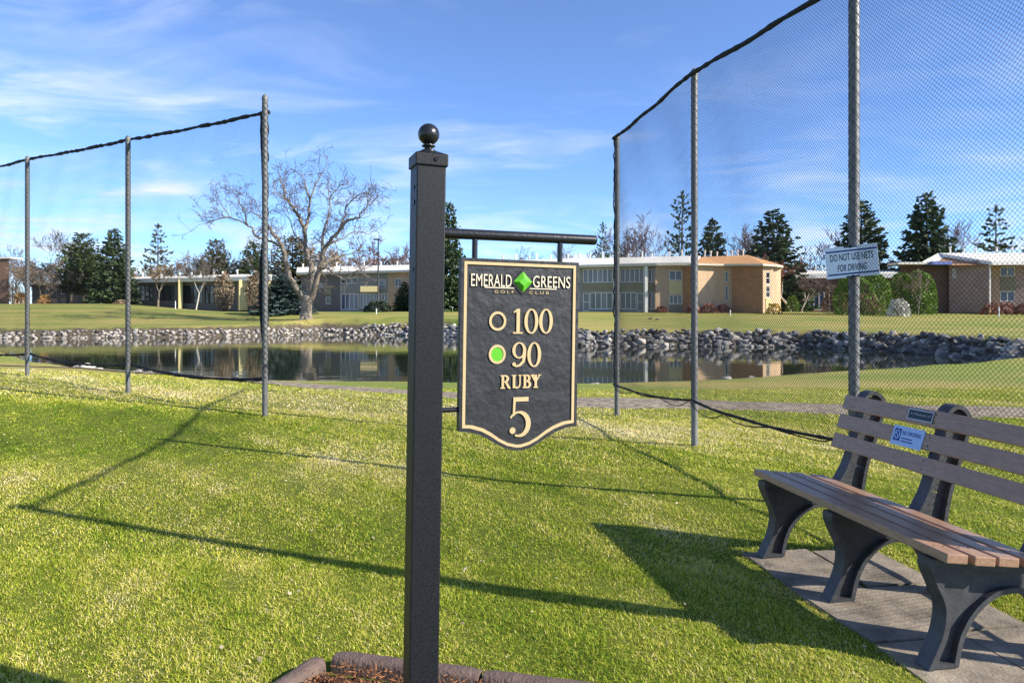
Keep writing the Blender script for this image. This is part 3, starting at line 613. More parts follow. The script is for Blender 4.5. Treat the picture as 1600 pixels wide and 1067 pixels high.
# ------------------------------------------------------------------ bench
bench = thing('park_bench', 'brown slatted bench on curved dark grey plastic legs standing on paving slabs', 'bench')
bench.matrix_world = Matrix(((BB.x, BL.x, BU.x, BO.x), (BB.y, BL.y, BU.y, BO.y), (BB.z, BL.z, BU.z, BO.z), (0, 0, 0, 1)))
HS, ST, WS, PIT, TILT, B0, U0, GAP, LEN = 0.5453, 0.1134, 0.0994, 0.131, 0.3217, 0.5598, 0.6891, 0.0377, 1.683
for k in range(4):
    b0 = k * PIT + (0.012 if k == 3 else 0); Mx = Matrix.Rotation(ST, 3, 'Y')
    c = Vector((b0 + WS / 2, LEN / 2 + (0.01 if k % 2 else 0), HS - 0.021 - (b0 + WS / 2) * math.sin(ST)))
    b = MB(); b.box(c, (WS + .006, LEN, 0.042), Mx, bev=0.005)
    o = b.build('seat_slat', M['slat'], bench)
    for lf in (0.137, 0.849, 1.571):
        for q in (-.025, .025):
            b = MB(); cc = Vector((b0 + WS / 2 + q, lf, HS - (b0 + WS / 2 + q) * math.sin(ST))); b.tube([cc - Vector((0, 0, .002)), cc + Vector((0, 0, .0012))], .0045, 8); b.build('screw_head', M['screw'], o)
Mb = Matrix.Rotation(TILT, 3, 'Y')
def bk(s, d): return Vector((B0 + s * math.sin(TILT) - d * math.cos(TILT), 0, U0 + s * math.cos(TILT) + d * math.sin(TILT)))   # d: toward the sitter
slats = []
for k in range(3):
    s0 = k * (WS + GAP) + WS / 2; c = bk(s0, -0.021); c.y = LEN / 2 + 0.035
    b = MB(); b.box(c, (0.042, LEN + 0.03, WS), Mb, bev=0.005); o = b.build('back_slat', M['slat'], bench); slats.append(o)
    for lf in (0.137, 0.849, 1.571):
        for q in (-.025, .025):
            b = MB(); p0 = bk(s0 + q, -0.002); p1 = bk(s0 + q, 0.0012); p0.y = p1.y = lf; b.tube([p0, p1], .0045, 8); b.build('screw_head', M['screw'], o)
def smoothline(P, n=4):
    P = [Vector(p) for p in P]; out_ = []
    for i in range(len(P) - 1):
        p0, p1, p2, p3 = P[max(i - 1, 0)], P[i], P[i + 1], P[min(i + 2, len(P) - 1)]
        for k in range(n):
            t = k / n; out_.append(0.5 * ((2 * p1) + (p2 - p0) * t + (2 * p0 - 5 * p1 + 4 * p2 - p3) * t * t + (3 * p1 - p0 - 3 * p2 + p3) * t ** 3))
    return [tuple(p) for p in out_ + [P[-1]]]
def offset(P, d):
    n = len(P); o_ = []
    for i in range(n):
        a = Vector(P[max(i - 1, 0)]); c = Vector(P[min(i + 1, n - 1)]); t = (c - a).normalized(); o_.append((P[i][0] - t.y * d, P[i][1] + t.x * d))
    return o_
front = smoothline([(-.020, .492), (-.020, .445), (.012, .372), (.046, .301), (.055, .234), (.036, .142), (-.008, .052), (-.036, 0)])
arch = smoothline([(.118, 0), (.152, .133), (.217, .232), (.306, .298), (.40, .318), (.49, .298), (.56, .23), (.61, .13), (.64, 0)])
backl = smoothline([(.50, .452), (.545, .52), (.588, .60), (.625, .70), (.665, .82), (.695, .92), (.700, 1.00), (.722, 1.055), (.772, 1.082), (.825, 1.065), (.862, 1.015), (.862, .96), (.835, .86), (.79, .73), (.745, .60), (.712, .46), (.703, .35), (.715, .22), (.75, .1), (.795, 0)])
for li, l0 in enumerate((0.095, 0.806, 1.529)):
    fn = lambda a, b_, d, l0=l0: (a, l0 + d, b_); T_ = 0.085
    b = MB()
    b.strip(front, offset(front, .026), fn, 0, T_); b.strip(arch, offset(arch, .024), fn, .001, T_ - .001); b.strip(backl, offset(backl, -.024), fn, .0005, T_ - .0005)
    b.strip([(-.030, .0), (.112, .0)], [(-.018, .020), (.118, .020)], fn, .002, T_ - .002); b.strip([(.645, 0), (.785, 0)], [(.640, .02), (.775, .02)], fn, .002, T_ - .002)
    b.strip([(-.018, .498), (.52, .437)], [(-.018, .468), (.50, .40)], fn, .0015, T_ - .0015)
    # thin web between the flanges
    fa = offset(front, .013); ar = offset(arch, .012); ba = offset(backl, -.012); w0, w1 = .030, .052
    cut = 9
    b.strip(fa[::-1][:len(fa)], smoothline([(.128, .005), (.14, .06), (.158, .125), (.21, .215), (.26, .27), (.30, .32), (.28, .38), (.25, .43), (.2, .47)], 4)[:len(fa)] + [(.2, .47)] * max(0, len(fa) - 33), fn, w0, w1)
    b.strip([(.20, .474), (.30, .462), (.40, .45), (.52, .43), (.60, .42)], [(.27, .275), (.31, .305), (.40, .322), (.49, .305), (.55, .25)], fn, w0 + .0006, w1 - .0006)
    b.strip([(.50, .44), (.60, .42), (.55, .25), (.605, .15), (.635, .02)], [(.60, .60), (.725, .55), (.70, .33), (.73, .15), (.775, .02)], fn, w0 + .0012, w1 - .0012)
    b.strip([(.60, .60), (.645, .72), (.685, .85), (.705, .95), (.735, 1.03)], [(.73, .56), (.775, .70), (.81, .83), (.845, .95), (.83, 1.04)], fn, w0 + .0018, w1 - .0018)
    b.build('leg_frame', M['frame'], bench, smooth=True, angle=35)
# plaque and notice on the back slats
def on_slat(k, l_center, v_center, dd):
    s0 = k * (WS + GAP) + WS / 2
    def f(a, b_, c):           # a: along the bench toward the viewer's right, b: up the slat, c: proud
        p = bk(s0 + v_center + b_, dd + c); p.y = l_center + a; return (p.x, p.y, p.z)
    return f
f = on_slat(2, .737, 0.004, 0.0); b = MB(); b.prism([(-.10, -.034), (.10, -.034), (.10, .034), (-.10, .034)], f, .0003, .004); pl = b.build('plaque', M['plaque'], slats[2])
b = MB(); P = [(-.10, -.034), (.10, -.034), (.10, .034), (-.10, .034)]; I_ = [(-.092, -.026), (.092, -.026), (.092, .026), (-.092, .026)]; b.strip(P, I_, f, .0042, .006, closed=True); b.build('plaque_rim', M['plaque_rim'], slats[2])
text_on('In Memory of', slats[2], 'lettering', M['plaque_rim'], lambda a, b_, c: f(-.078 + a, -.008 + b_, .0042 + c), .020, .156, .0004)
f2 = on_slat(1, .683, 0.0, 0.0); b = MB(); b.prism([(-.125, -.062), (.125, -.062), (.125, .058), (-.125, .058)], f2, .0015, .0040); nt_ = b.build('smoking_notice', M['pale_blue'], slats[1])
b = MB(); b.prism([(-.110, -.036), (-.055, -.036), (-.055, .040), (-.110, .040)], f2, .0042, .0048)
b.prism([(-.043, -.018), (.045, -.018), (.045, -.011), (-.043, -.011)], f2, .0042, .0048); b.prism([(-.043, -.036), (.055, -.036), (.055, -.029), (-.043, -.029)], f2, .0042, .0048)
b.build('notice_print', M['sign_blue'], slats[1])
T = [2 * math.pi * k / 24 for k in range(24)]; b = MB(); b.strip([(-.0825 + .022 * math.cos(t), .003 + .028 * math.sin(t)) for t in T], [(-.0825 + .016 * math.cos(t), .003 + .021 * math.sin(t)) for t in T], f2, .005, .0056, closed=True)
b.prism([(-.098, .016), (-.094, .020), (-.067, -.012), (-.071, -.016)], f2, .005, .00565); b.build('no_smoking_symbol', M['pale_blue'], slats[1])
text_on('NO SMOKING', slats[1], 'lettering', M['sign_blue'], lambda a, b_, c: f2(-.043 + a, .006 + b_, .0042 + c), .026, .150, .0004)

# ------------------------------------------------------------------ golf net fences
def fence(name, label, posts, tops, rail, cord, zoff, mesh, r, fringe, billow, rag, bundle=None):
    root = thing(name, label, 'net fence', (posts[0][0], posts[0][1], gzf(*posts[0])))
    for k, (x, y) in enumerate(posts):
        z0 = gzf(x, y) - 0.15; zt = tops[k]; b = MB(); q = 0.043
        b.lathe([(q, z0), (q, zt - .10), (q + .006, zt - .095), (q + .006, zt - .05), (q * .8, zt - .02), (q * .35, zt), (.002, zt + .006)], (x, y, 0), 20)
        b.build('post', M['galv_dark' if (billow < .045 or k == 0) else 'galv'], root, smooth=True, world=True, angle=45)
    P = [Vector((x, y, 0)) for x, y in posts]; cum = [0]
    for a, c in zip(P, P[1:]): cum.append(cum[-1] + (c - a).length)
    cum = np.array(cum); PX = np.array([p.x for p in P]); PY = np.array([p.y for p in P]); LT = cum[-1]
    nrm = (P[-1] - P[0]).normalized().cross(Vector((0, 0, 1)))
    sag = lambda s, a: a * (1 - (2 * ((np.interp(s, cum, np.arange(len(cum)))) % 1) - 1) ** 2)
    top = lambda s: np.interp(s, cum, rail) - sag(s, 0.02)
    bot = lambda s: np.interp(s, cum, cord) - sag(s, zoff)
    def pos(s, z):
        f_ = np.interp(s, cum, np.arange(len(cum))) % 1
        o_ = 0.055 + billow * np.sin(math.pi * f_) * np.sin(np.clip((z - bot(s)) / (top(s) - bot(s)), 0, 1) * math.pi) * np.sin(s * 1.3 + 1) + 0.012 * np.sin(s * 5 + z * 3)
        return np.stack([np.interp(s, cum, PX) + nrm.x * o_, np.interp(s, cum, PY) + nrm.y * o_, z], -1)
    # cables: top and bottom, with the net bunched round them
    for nm, fz, rr in (('top_cable', top, 0.026 if fringe > .1 else 0.029), ('bottom_cable', bot, 0.016 if fringe > .1 else 0.024)):
        s = np.arange(0, LT + .01, 0.09); C = pos(s, fz(s)); b = MB(); b.tube([tuple(c) for c in C], [rr * (1 + rag * rng.uniform(-.2, .28)) for _ in s], 7)
        b.build(nm, M['rope'], root, smooth=True, world=True)
    # net strands both ways, clipped between a ragged lower edge and the top cable
    H = max(tops); A0 = []; A1 = []
    low = (lambda s: bot(s) - fringe * smooth01((cum[-2] - .15 - s) / .2) * np.abs(np.sin(s * 3.1)) ** .7 * (0.6 + 0.4 * np.sin(s * 1.7 + 2))) if fringe > 0 else bot
    ds = 0.22
    for sg in (1, -1):
        for s0 in np.arange(-H if sg > 0 else 0, LT if sg > 0 else LT + H, mesh):
            t = np.arange(0, H + .2, ds); s = s0 + sg * t + 0.004 * np.sin(t * 9 + s0 * 7); z = t + 0.0
            ok = (s >= 0) & (s <= LT); s2 = np.clip(s, 0, LT); zz = z + np.min(cord) - 0.35
            lo = low(s2); hi = top(s2)
            for i in range(len(t) - 1):
                if not (ok[i] and ok[i + 1]): continue
                za, zb = zz[i], zz[i + 1]
                if zb < lo[i] or za > hi[i]: continue
                fa_ = 0.0 if za >= lo[i] else (lo[i] - za) / (zb - za); fb_ = 1.0 if zb <= hi[i] else (hi[i] - za) / (zb - za)
                if fb_ <= fa_: continue
                A0.append((s[i] + (s[i + 1] - s[i]) * fa_, za + (zb - za) * fa_)); A1.append((s[i] + (s[i + 1] - s[i]) * fb_, za + (zb - za) * fb_))
    A0 = np.array(A0); A1 = np.array(A1); p0 = pos(A0[:, 0], A0[:, 1]); p1 = pos(A1[:, 0], A1[:, 1]); parts = [segs(p0, p1, r, r, 3)]
    if fringe > 0:
        s = np.arange(0, LT, .05); e = pos(s, low(s)); parts.append(segs(e[:-1], e[1:], .0065, .0065, 4))
    # bunched net lashed to the end post
    z = np.arange(cord[0], rail[0], .07); c_ = np.stack([posts[0][0] + nrm.x * .05 + .03 * np.sin(z * 11) * 0 - .0 + nr.normal(0, .008, len(z)), posts[0][1] + nrm.y * .05 + nr.normal(0, .008, len(z)), z], 1)
    parts.append(segs(c_[:-1], c_[1:], .010, .010, 4))
    v, q = cat([(a, b_ if b_.shape[1] == 4 else b_) for a, b_ in parts]); v = v - np.array(OFF[root.name])
    link('net', np_mesh('net', v, q), M['cord'], root)
    # lashings: a diamond wrap of cord round each post
    parts = []; lr_ = .0018 if fringe > .1 else .0042
    for k, (x, y) in enumerate(posts):
        for sg in (1, -1):
            for ph in (0, 2.1, 4.2):
                z = np.arange(cord[k], tops[k] - .12, .022); th = sg * z * 22 + ph; cc = np.stack([x + .0445 * np.cos(th), y + .0445 * np.sin(th), z], 1); parts.append(segs(cc[:-1], cc[1:], lr_, lr_, 3))
    v, q = cat(parts); link('lashing', np_mesh('lashing', v - np.array(OFF[root.name]), q), M['cord'], root)
    if bundle is not None:      # the net's loose end gathered along one post
        z = np.arange(cord[bundle] - .3, rail[bundle] + .05, .12); bx, by = posts[bundle]; b = MB()
        so = -1 if bundle == 0 else 1
        b.tube([(bx + so * .045 + .03 * math.sin(q_ * 2.6), by - so * .05 + .04 * math.sin(q_ * 1.7 + 1), q_) for q_ in z], [.034 * rng.uniform(.7, 1.25) for _ in z], 8); b.build('gathered_net', M['rope'], root, world=True)
    return root
PR = [(1.835, 11.94), (2.367, 8.86), (2.90, 5.79), (3.50, 2.75)]
fence('net_fence', 'tall golf net on galvanised posts behind the bench with clear diamond mesh', PR, [4.65, 4.705, 4.52, 4.68], [4.57, 4.63, 4.37, 4.52], [0.285, 0.405, 0.45, 0.58], 0.06, 0.037, 0.0013, 0.13, 0.085, 1.0, bundle=3)
PL = [(-3.86, 10.67), (-7.31, 13.0), (-11.0, 15.5), (-14.6, 18.0), (-18.2, 20.4)]
fence('net_fence', 'tall golf net with sagging top cable standing left before the pond', PL, [4.94, 4.90, 5.08, 5.2, 5.3], [4.68, 4.84, 5.03, 5.15, 5.25], [0.50, 0.54, 0.59, 0.62, 0.65], 0.10, 0.043, 0.0008, 0.05, 0.04, 1.6, bundle=0)
# notice on the third right post
nb = thing('warning_sign', 'white and blue plate reading DO NOT USE NETS FOR DRIVING strapped to a fence post', 'sign', (2.835, 5.70, 1.965))
nb.rotation_euler = (0, 0, 0); nb.matrix_world = Matrix.Translation((2.828, 5.685, 1.968)) @ Matrix.Rotation(R(-24), 4, 'Z') @ Matrix.Rotation(R(-5.0), 4, 'Y')
PW, PH = .395, .262
b = MB(); b.box((0, 0, 0), (PW, .004, PH), bev=.0015); plate = b.build('plate', M['sign_white'], nb)
for zz in (.093, -.099): b = MB(); b.box((0.003, -.0028, zz), (PW - .012, .0012, .013)); b.build('blue_stripe', M['sign_blue'], plate)
fpl = lambda u, z: (lambda a, b_, c: (u + a, -.0022 - c, z + b_))
text_on('DO NOT USE NETS', plate, 'lettering', M['sign_text'], fpl(-.160, .012), .060, .322, .0006, bold=.012)
text_on('FOR DRIVING', plate, 'lettering', M['sign_text'], fpl(-.112, -.076), .057, .222, .0006, shear=.25, bold=.012)
for zz in (.124, -.124): b = MB(); b.tube([(.0, -.008, zz), (0, -.001, zz)], .012, 8); b.box((0, .022, zz), (.1, .05, .012)); b.build('strap', M['screw'], nb)

# ------------------------------------------------------------------ riprap
def boulder(seed):
    r_ = random.Random(seed); bm = bmesh.new()
    for k in range(15):
        v = Vector((r_.gauss(0, 1), r_.gauss(0, 1), r_.gauss(0, 1))).normalized() * r_.uniform(.42, .56)
        bm.verts.new((v.x * 1.15, v.y * .95, v.z * .72))
    bmesh.ops.convex_hull(bm, input=bm.verts); bmesh.ops.delete(bm, geom=[v for v in bm.verts if not v.link_faces], context='VERTS')
    bmesh.ops.bevel(bm, geom=list(bm.edges), offset=.035, segments=1, affect='EDGES')
    bmesh.ops.recalc_face_normals(bm, faces=bm.faces); me = bpy.data.meshes.new('boulder'); bm.to_mesh(me); bm.free(); return me
BM = {}
for mk in ('rock', 'rock_pale', 'rock_dark'):
    BM[mk] = []
    for sd in range(6):
        me = boulder(sd + 10); me.materials.append(M[mk]); BM[mk].append(me)
shore = POND[12:]; shore = shore[:14]
cumS = np.concatenate([[0], np.cumsum(np.hypot(*np.diff(shore, axis=0).T))])
rocks = []
s = 0.0
while s < cumS[-1] - 12:
    x = np.interp(s, cumS, shore[:, 0]); y = np.interp(s, cumS, shore[:, 1]); x2 = np.interp(s + .3, cumS, shore[:, 0]); y2 = np.interp(s + .3, cumS, shore[:, 1])
    tx, ty = (x2 - x) / .3, (y2 - y) / .3; nx_, ny_ = ty, -tx
    if pond_sd(np.array([x + nx_]), np.array([y + ny_]))[0] < 0: nx_, ny_ = -nx_, -ny_
    for row in (-0.08, 0.10, 0.28, 0.46, 0.66, 0.86):
        if rng.random() < 0.06 or (x < -14 and row > .5): continue
        q = row + rng.uniform(-.1, .1); a = rng.uniform(-.2, .2); X_, Y_ = x + nx_ * q + tx * a, y + ny_ * q + ty * a
        sz = rng.choice((rng.uniform(.26, .5), rng.uniform(.4, .72))) * (0.8 if row > .8 else 1) * (.72 if x < -12 else 1); u = X_ / Y_ * F + 800
        right = X_ > -3
        mk = rng.choices(('rock', 'rock_pale', 'rock_dark'), (3.5, 1.6, 3.6) if right else (3, 5, .6))[0]
        rocks.append((sz / Y_ if -40 < u < 1640 and not 725 < u < 905 else 0, X_, Y_, min(gzf(X_, Y_), .34) + sz * .10, sz, mk))
    s += 0.29
rocks.sort(key=lambda q: -q[0])
def mtx(x, y, z, sz): return Matrix.Translation((x, y, z)) @ Matrix.Rotation(rng.uniform(0, 6.28), 4, 'Z') @ Matrix.Rotation(rng.uniform(-.5, .5), 4, 'X') @ Matrix.Diagonal((sz, sz * rng.uniform(.8, 1.1), sz * rng.uniform(.85, 1.15), 1))
LB = {'rock': 'mid grey', 'rock_pale': 'pale', 'rock_dark': 'dark'}
for (_, X_, Y_, z, sz, mk) in rocks[:285]:
    o = bpy.data.objects.new('boulder', rng.choice(BM[mk])); COL.objects.link(o); o.matrix_world = mtx(X_, Y_, z, sz)
    side = 'tan and brick apartment blocks' if X_ > -3 else 'leafless tree and low block'
    tag(o, f'{LB[mk]} angular boulder in the far bank riprap below the {side}', 'rock', f'{LB[mk]} riprap boulders below the {side}')
parts = []
for (_, X_, Y_, z, sz, mk) in rocks[285:]:
    me = BM[mk][rng.randrange(6)]; V = np.empty(len(me.vertices) * 3, np.float32); me.vertices.foreach_get('co', V); V = V.reshape(-1, 3)
    Mt = np.array(mtx(X_, Y_, z, sz)); V = V @ Mt[:3, :3].T + Mt[:3, 3]; me.calc_loop_triangles(); T = np.empty(len(me.loop_triangles) * 3, np.int32); me.loop_triangles.foreach_get('vertices', T)
    parts.append((V, T.reshape(-1, 3), mk))
for mk in BM:
    pp = [(a, b_) for a, b_, k in parts if k == mk]
    if pp:
        v, q = cat(pp); tag(link('riprap', np_mesh('riprap', v, q), M[mk]), f'{LB[mk]} loose riprap stones filling the far pond bank', 'rocks', kind='stuff')
for (x, y, sz) in ((12, 566, .7), (30, 571, .5), (108, 572, .8), (128, 575, .9), (146, 577, .55), (206, 582, .7), (228, 585, .6), (270, 590, .4), (385, 596, .4), (760, 601, .5), (930, 603, .55), (1010, 603, .3), (1140, 592, .5), (1178, 590, .4), (1250, 586, .35)):
    D = (EYE - ZW - .05) * F / (y - HZ); X_ = (x - 800) / F * D
    o = bpy.data.objects.new('boulder', rng.choice(BM['rock_pale'])); COL.objects.link(o); o.matrix_world = mtx(X_, D + .3, ZW + .02, sz * .62)
    tag(o, 'whitish stone at the waterline of the near pond shore', 'rock', 'whitish stones along the near shore')

# ------------------------------------------------------------------ vegetation
def quads(C, U, W):
    """leaf quads: base C, along U, half-width W"""
    V = np.stack([C - W * .6, C + W * .6, C + U * .6 + W, C + U, C + U * .6 - W], 1).reshape(-1, 3); b = np.arange(len(C))[:, None] * 5
    return V, np.concatenate([b + [[0, 1, 2]], b + [[0, 2, 4]], b + [[4, 2, 3]]], 0)
def conifer(seed, kind, rad=0.24):
    q = np.random.default_rng(seed); C = []; U = []
    nl = {'spruce': 34, 'pine': 22, 'sparse': 20}[kind]
    for i in range(nl):
        t = (i + q.uniform(-.3, .3)) / nl; z = .05 + .95 * t
        if kind == 'spruce': r = rad * 1.12 * (1 - t) ** .70 + .014
        elif kind == 'pine': r = rad * (math.sin(math.pi * min(1, .22 + .78 * t) * .98) ** .75) * (1 - .35 * t) * 1.15 + .02; z = .14 + .86 * t
        else: r = rad * 1.1 * (1 - t) ** .62 * q.uniform(.65, 1.15) + .014
        nb = max(4, int({'spruce': 13, 'pine': 9, 'sparse': 7}[kind] * (1 - .45 * t)))
        a0 = q.uniform(0, 6.28)
        for k in range(nb):
            az = a0 + 6.283 * k / nb + q.normal(0, .25); L_ = r * q.uniform(.78, 1.15) * (1 if q.uniform() > .1 else .6); d = np.array([math.cos(az), math.sin(az), 0])
            up = {'spruce': -.18 + .55 * t, 'pine': .28, 'sparse': .05 + .3 * t}[kind] + q.normal(0, .08)
            side = np.array([-d[1], d[0], 0]); ns = max(5, int(L_ / rad * {'spruce': 34, 'pine': 40, 'sparse': 24}[kind]))
            f = q.uniform(.12, 1, ns) ** .8; bend = (f ** 2) * (.12 if kind == 'spruce' else .02)
            P = d[None] * (L_ * f)[:, None] + side[None] * (q.normal(0, .16, ns) * L_ * (.35 + .5 * f) * .6)[:, None]
            P[:, 2] = z + L_ * (up * f - .25 * f * (1 - f)) + bend * L_ + q.normal(0, .006, ns)
            if kind == 'pine': # needle clumps gathered toward the ends
                P += q.normal(0, .012, (ns, 3))
            C.append(P); dr = d[None] * q.uniform(.4, 1.1, ns)[:, None] + side[None] * q.normal(0, .7, ns)[:, None]
            dr[:, 2] = q.normal(-.15 if kind == 'spruce' else .35, .35, ns); U.append(dr / np.linalg.norm(dr, axis=1, keepdims=True) * (q.uniform(.026, .052, ns) * (1.1 - .4 * t))[:, None])
    n_ = 26; P = np.stack([q.normal(0, .004, n_), q.normal(0, .004, n_), q.uniform(.93, .99, n_)], 1); C.append(P); U.append(np.stack([q.normal(0, .01, n_), q.normal(0, .01, n_), q.uniform(.012, .03, n_)], 1))
    C = np.concatenate(C); U = np.concatenate(U); W = np.cross(U, q.normal(0, 1, U.shape)); W /= np.linalg.norm(W, axis=1, keepdims=True) + 1e-9
    V, T = quads(C, U, W * (np.linalg.norm(U, axis=1, keepdims=True) * q.uniform(.20, .36, (len(U), 1))))
    return V, T
def bare(seed, spread=0.55, up=0.45, levels=5, r0=.016, trunk=.22, rmin=.0022, nb=(3, 5), lenk=.66, leafy=0):
    q = random.Random(seed); A = []; B = []; RA = []; RB = []; tips = []
    def grow(p, d, ln, r, lev):
        n_ = 4 if lev > 1 else 3; step = ln / n_; r1 = r
        for i in range(n_):
            d2 = (d + Vector((q.gauss(0, 1), q.gauss(0, 1), q.gauss(0, .7) + up * .35)) * (.13 if lev < levels else .04)).normalized()
            p2 = p + d2 * step; r2 = max(rmin, r1 * (.86 if lev else .93)); A.append(p); B.append(p2); RA.append(r1); RB.append(r2)
            if lev > 0 and i >= 1 and lev < 6 and q.random() < .75 and lev <= 5:
                side(p2, d2, ln * (1 - .5 * i / n_), r2, lev)
            p, d, r1 = p2, d2, r2
        if lev >= 5 or r1 <= rmin * 1.02: tips.append((p, d)); 
        if lev >= levels - 0: return
        for k in range(q.randint(*nb) if lev == 0 else 2): 
            side(p, d, ln * (1.25 if lev == 0 else 1), r1, lev, k)
    def side(p, d, ln, r, lev, k=None):
        if lev >= levels: return
        a = Vector((q.gauss(0, 1), q.gauss(0, 1), q.gauss(0, .5))); a = (a - d * a.dot(d)).normalized()
        sp = spread * q.uniform(.6, 1.5); nd = (d * math.cos(sp) + a * math.sin(sp) + Vector((0, 0, up * .25))).normalized()
        grow(p, nd, ln * lenk * q.uniform(.75, 1.25), max(rmin, r * q.uniform(.5, .72)), lev + 1)
    grow(Vector((0, 0, -.01)), Vector((0, 0, 1)), trunk, r0, 0)
    A = np.array([tuple(a) for a in A]); B = np.array([tuple(a) for a in B]); RA = np.array(RA); RB = np.array(RB)
    zm = B[:, 2].max(); A /= zm; B /= zm; big = RA > .006
    tr = segs(A[big], B[big] + (B[big] - A[big]) * .06, RA[big], RB[big], 7); tw = segs(A[~big], B[~big], RA[~big], RB[~big], 3)
    lf = None
    if leafy:
        idx = np.random.default_rng(seed).integers(0, len(B), leafy); g_ = np.random.default_rng(seed + 1); C = B[idx] + g_.normal(0, .012, (leafy, 3)); U = g_.normal(0, 1, (leafy, 3)); U /= np.linalg.norm(U, axis=1, keepdims=True); U *= .016
        W = np.cross(U, g_.normal(0, 1, U.shape)) * .6; lf = quads(C, U, W)
    return tr, tw, lf
CACHE = {}
def cmesh(key, fn, matr):
    k = (key, matr.name)
    if k not in CACHE: V, Q = fn(); me = np_mesh(key[0] if isinstance(key, tuple) else key, V, Q); me.materials.append(matr); CACHE[k] = me
    return CACHE[k]
RAW = {}
def raw(key, fn):
    if key not in RAW: RAW[key] = fn()
    return RAW[key]
def child(name, me, parent):
    o = bpy.data.objects.new(name, me); COL.objects.link(o); o.parent = parent; return o
def place(name, label, catg, x, D, ytop, hwpx, ref_r, group=None, sink=0.1, zb=None):
    X_ = (x - 800) / F * D; z0 = (gzf(X_, D) if zb is None else zb) - sink; h = EYE - (ytop - HZ) / F * D - z0
    root = thing(name, label, catg, (X_, D, z0), group); sx = hwpx * (1.12 if ref_r == .24 else 1) / F * D / ref_r
    root.scale = (sx, sx * rng.uniform(.9, 1.1), h); root.rotation_euler = (0, 0, rng.uniform(0, 6.28)); return root
def conifer_tree(label, x, D, ytop, hw, kind, m_, seed, group='evergreen trees behind the pond'):
    t = place({'spruce': 'spruce_tree', 'pine': 'pine_tree', 'sparse': 'fir_tree'}[kind], label, 'tree', x, D, ytop, hw, .24, group)
    child('crown', cmesh(('crown', kind, seed), lambda: conifer(seed, kind), M[m_]), t)
    def tk(): b = MB(); b.tube([(0, 0, 0), (.003, 0, .4), (0, 0, .97)], [.020, .013, .002], 8); return np.array([tuple(p) for p in b.v]), np.array([f for f in b.f if len(f) == 4])
    child('trunk', cmesh('trunk', tk, M['bark_dark']), t); return t
def bare_tree(label, x, D, ytop, hw, seed, bm_, tm, group='leafless trees behind the pond', lm=None, leafy=0, **kw):
    t = place('bare_tree', label, 'tree', x, D, ytop, hw * 1.15, .30, group)
    tr, tw, lf = raw((seed, leafy, str(kw)), lambda: bare(seed, leafy=leafy, **kw))
    child('trunk', cmesh(('trunk', seed, str(kw)), lambda: tr, M[bm_]), t); child('crown', cmesh(('crown', seed, leafy, str(kw)), lambda: tw, M[tm]), t)
    if lf: child('dry_leaves', cmesh(('dry_leaves', seed, leafy, str(kw)), lambda: lf, M[lm or 'leaf_dry']), t)
    return t
def shrub(label, x, D, ytop, hw, m_, name='shrub', n=900, leaf=.10, catg='shrub', group=None, shape='dome', seed=1, ybase=None):
    X_ = (x - 800) / F * D; z0 = gzf(X_, D) - .05; h = EYE - (ytop - HZ) / F * D - z0; r = hw / F * D
    q = np.random.default_rng(seed); u = q.normal(0, 1, (n, 3)); u /= np.linalg.norm(u, axis=1, keepdims=True); u[:, 2] = np.abs(u[:, 2])
    if shape == 'column': # straight flanks, rounded top
        th = q.uniform(0, 6.28, n); zz = q.uniform(0, 1, n); rr = np.where(zz < .7, 1, np.sqrt(np.maximum(0, 1 - ((zz - .7) / .3) ** 2))); capk = q.uniform(0, 1, n) < .25
        rr = np.where(capk, rr * np.sqrt(q.uniform(0, 1, n)), rr); zz = np.where(capk, .7 + .3 * np.sqrt(np.maximum(0, 1 - rr ** 2)), zz); P = np.stack([np.cos(th) * rr, np.sin(th) * rr, zz], 1)
    elif shape == 'vase':
        th = q.uniform(0, 6.28, n); zz = q.uniform(0.02, 1, n); rr = np.sqrt(q.uniform(0, 1, n)) * np.interp(zz, [0, .15, .5, .8, 1], [.25, .6, 1, .8, .2]); P = np.stack([np.cos(th) * rr, np.sin(th) * rr, zz], 1)
    else: P = u * (q.uniform(.55, 1, n) ** .35)[:, None]
    P = P * (1 + .07 * np.sin(P[:, :1] * 7 + P[:, 2:] * 6)); P = P * np.array([r, r * .8, h]); 
    U = u * .6 + q.normal(0, .6, (n, 3)); U /= np.linalg.norm(U, axis=1, keepdims=True); U *= leaf * q.uniform(.7, 1.4, (n, 1)); W = np.cross(U, q.normal(0, 1, U.shape)) * .55
    v, t = quads(P, U, W)
    root = thing(name, label, catg, (X_, D, z0), group); link('foliage', np_mesh('foliage', v, t), M[m_], root)
    parts = []
    for k in range(7):
        a = q.uniform(0, 6.28); e = np.array([math.cos(a) * r * .6, math.sin(a) * r * .5, h * q.uniform(.6, .9)]); parts.append(segs(np.array([[0, 0, 0.]]), e[None], .03, .012, 5))
    v, t = cat(parts); link('stems', np_mesh('stems', v, t), M['bark_dark'], root)
    return root

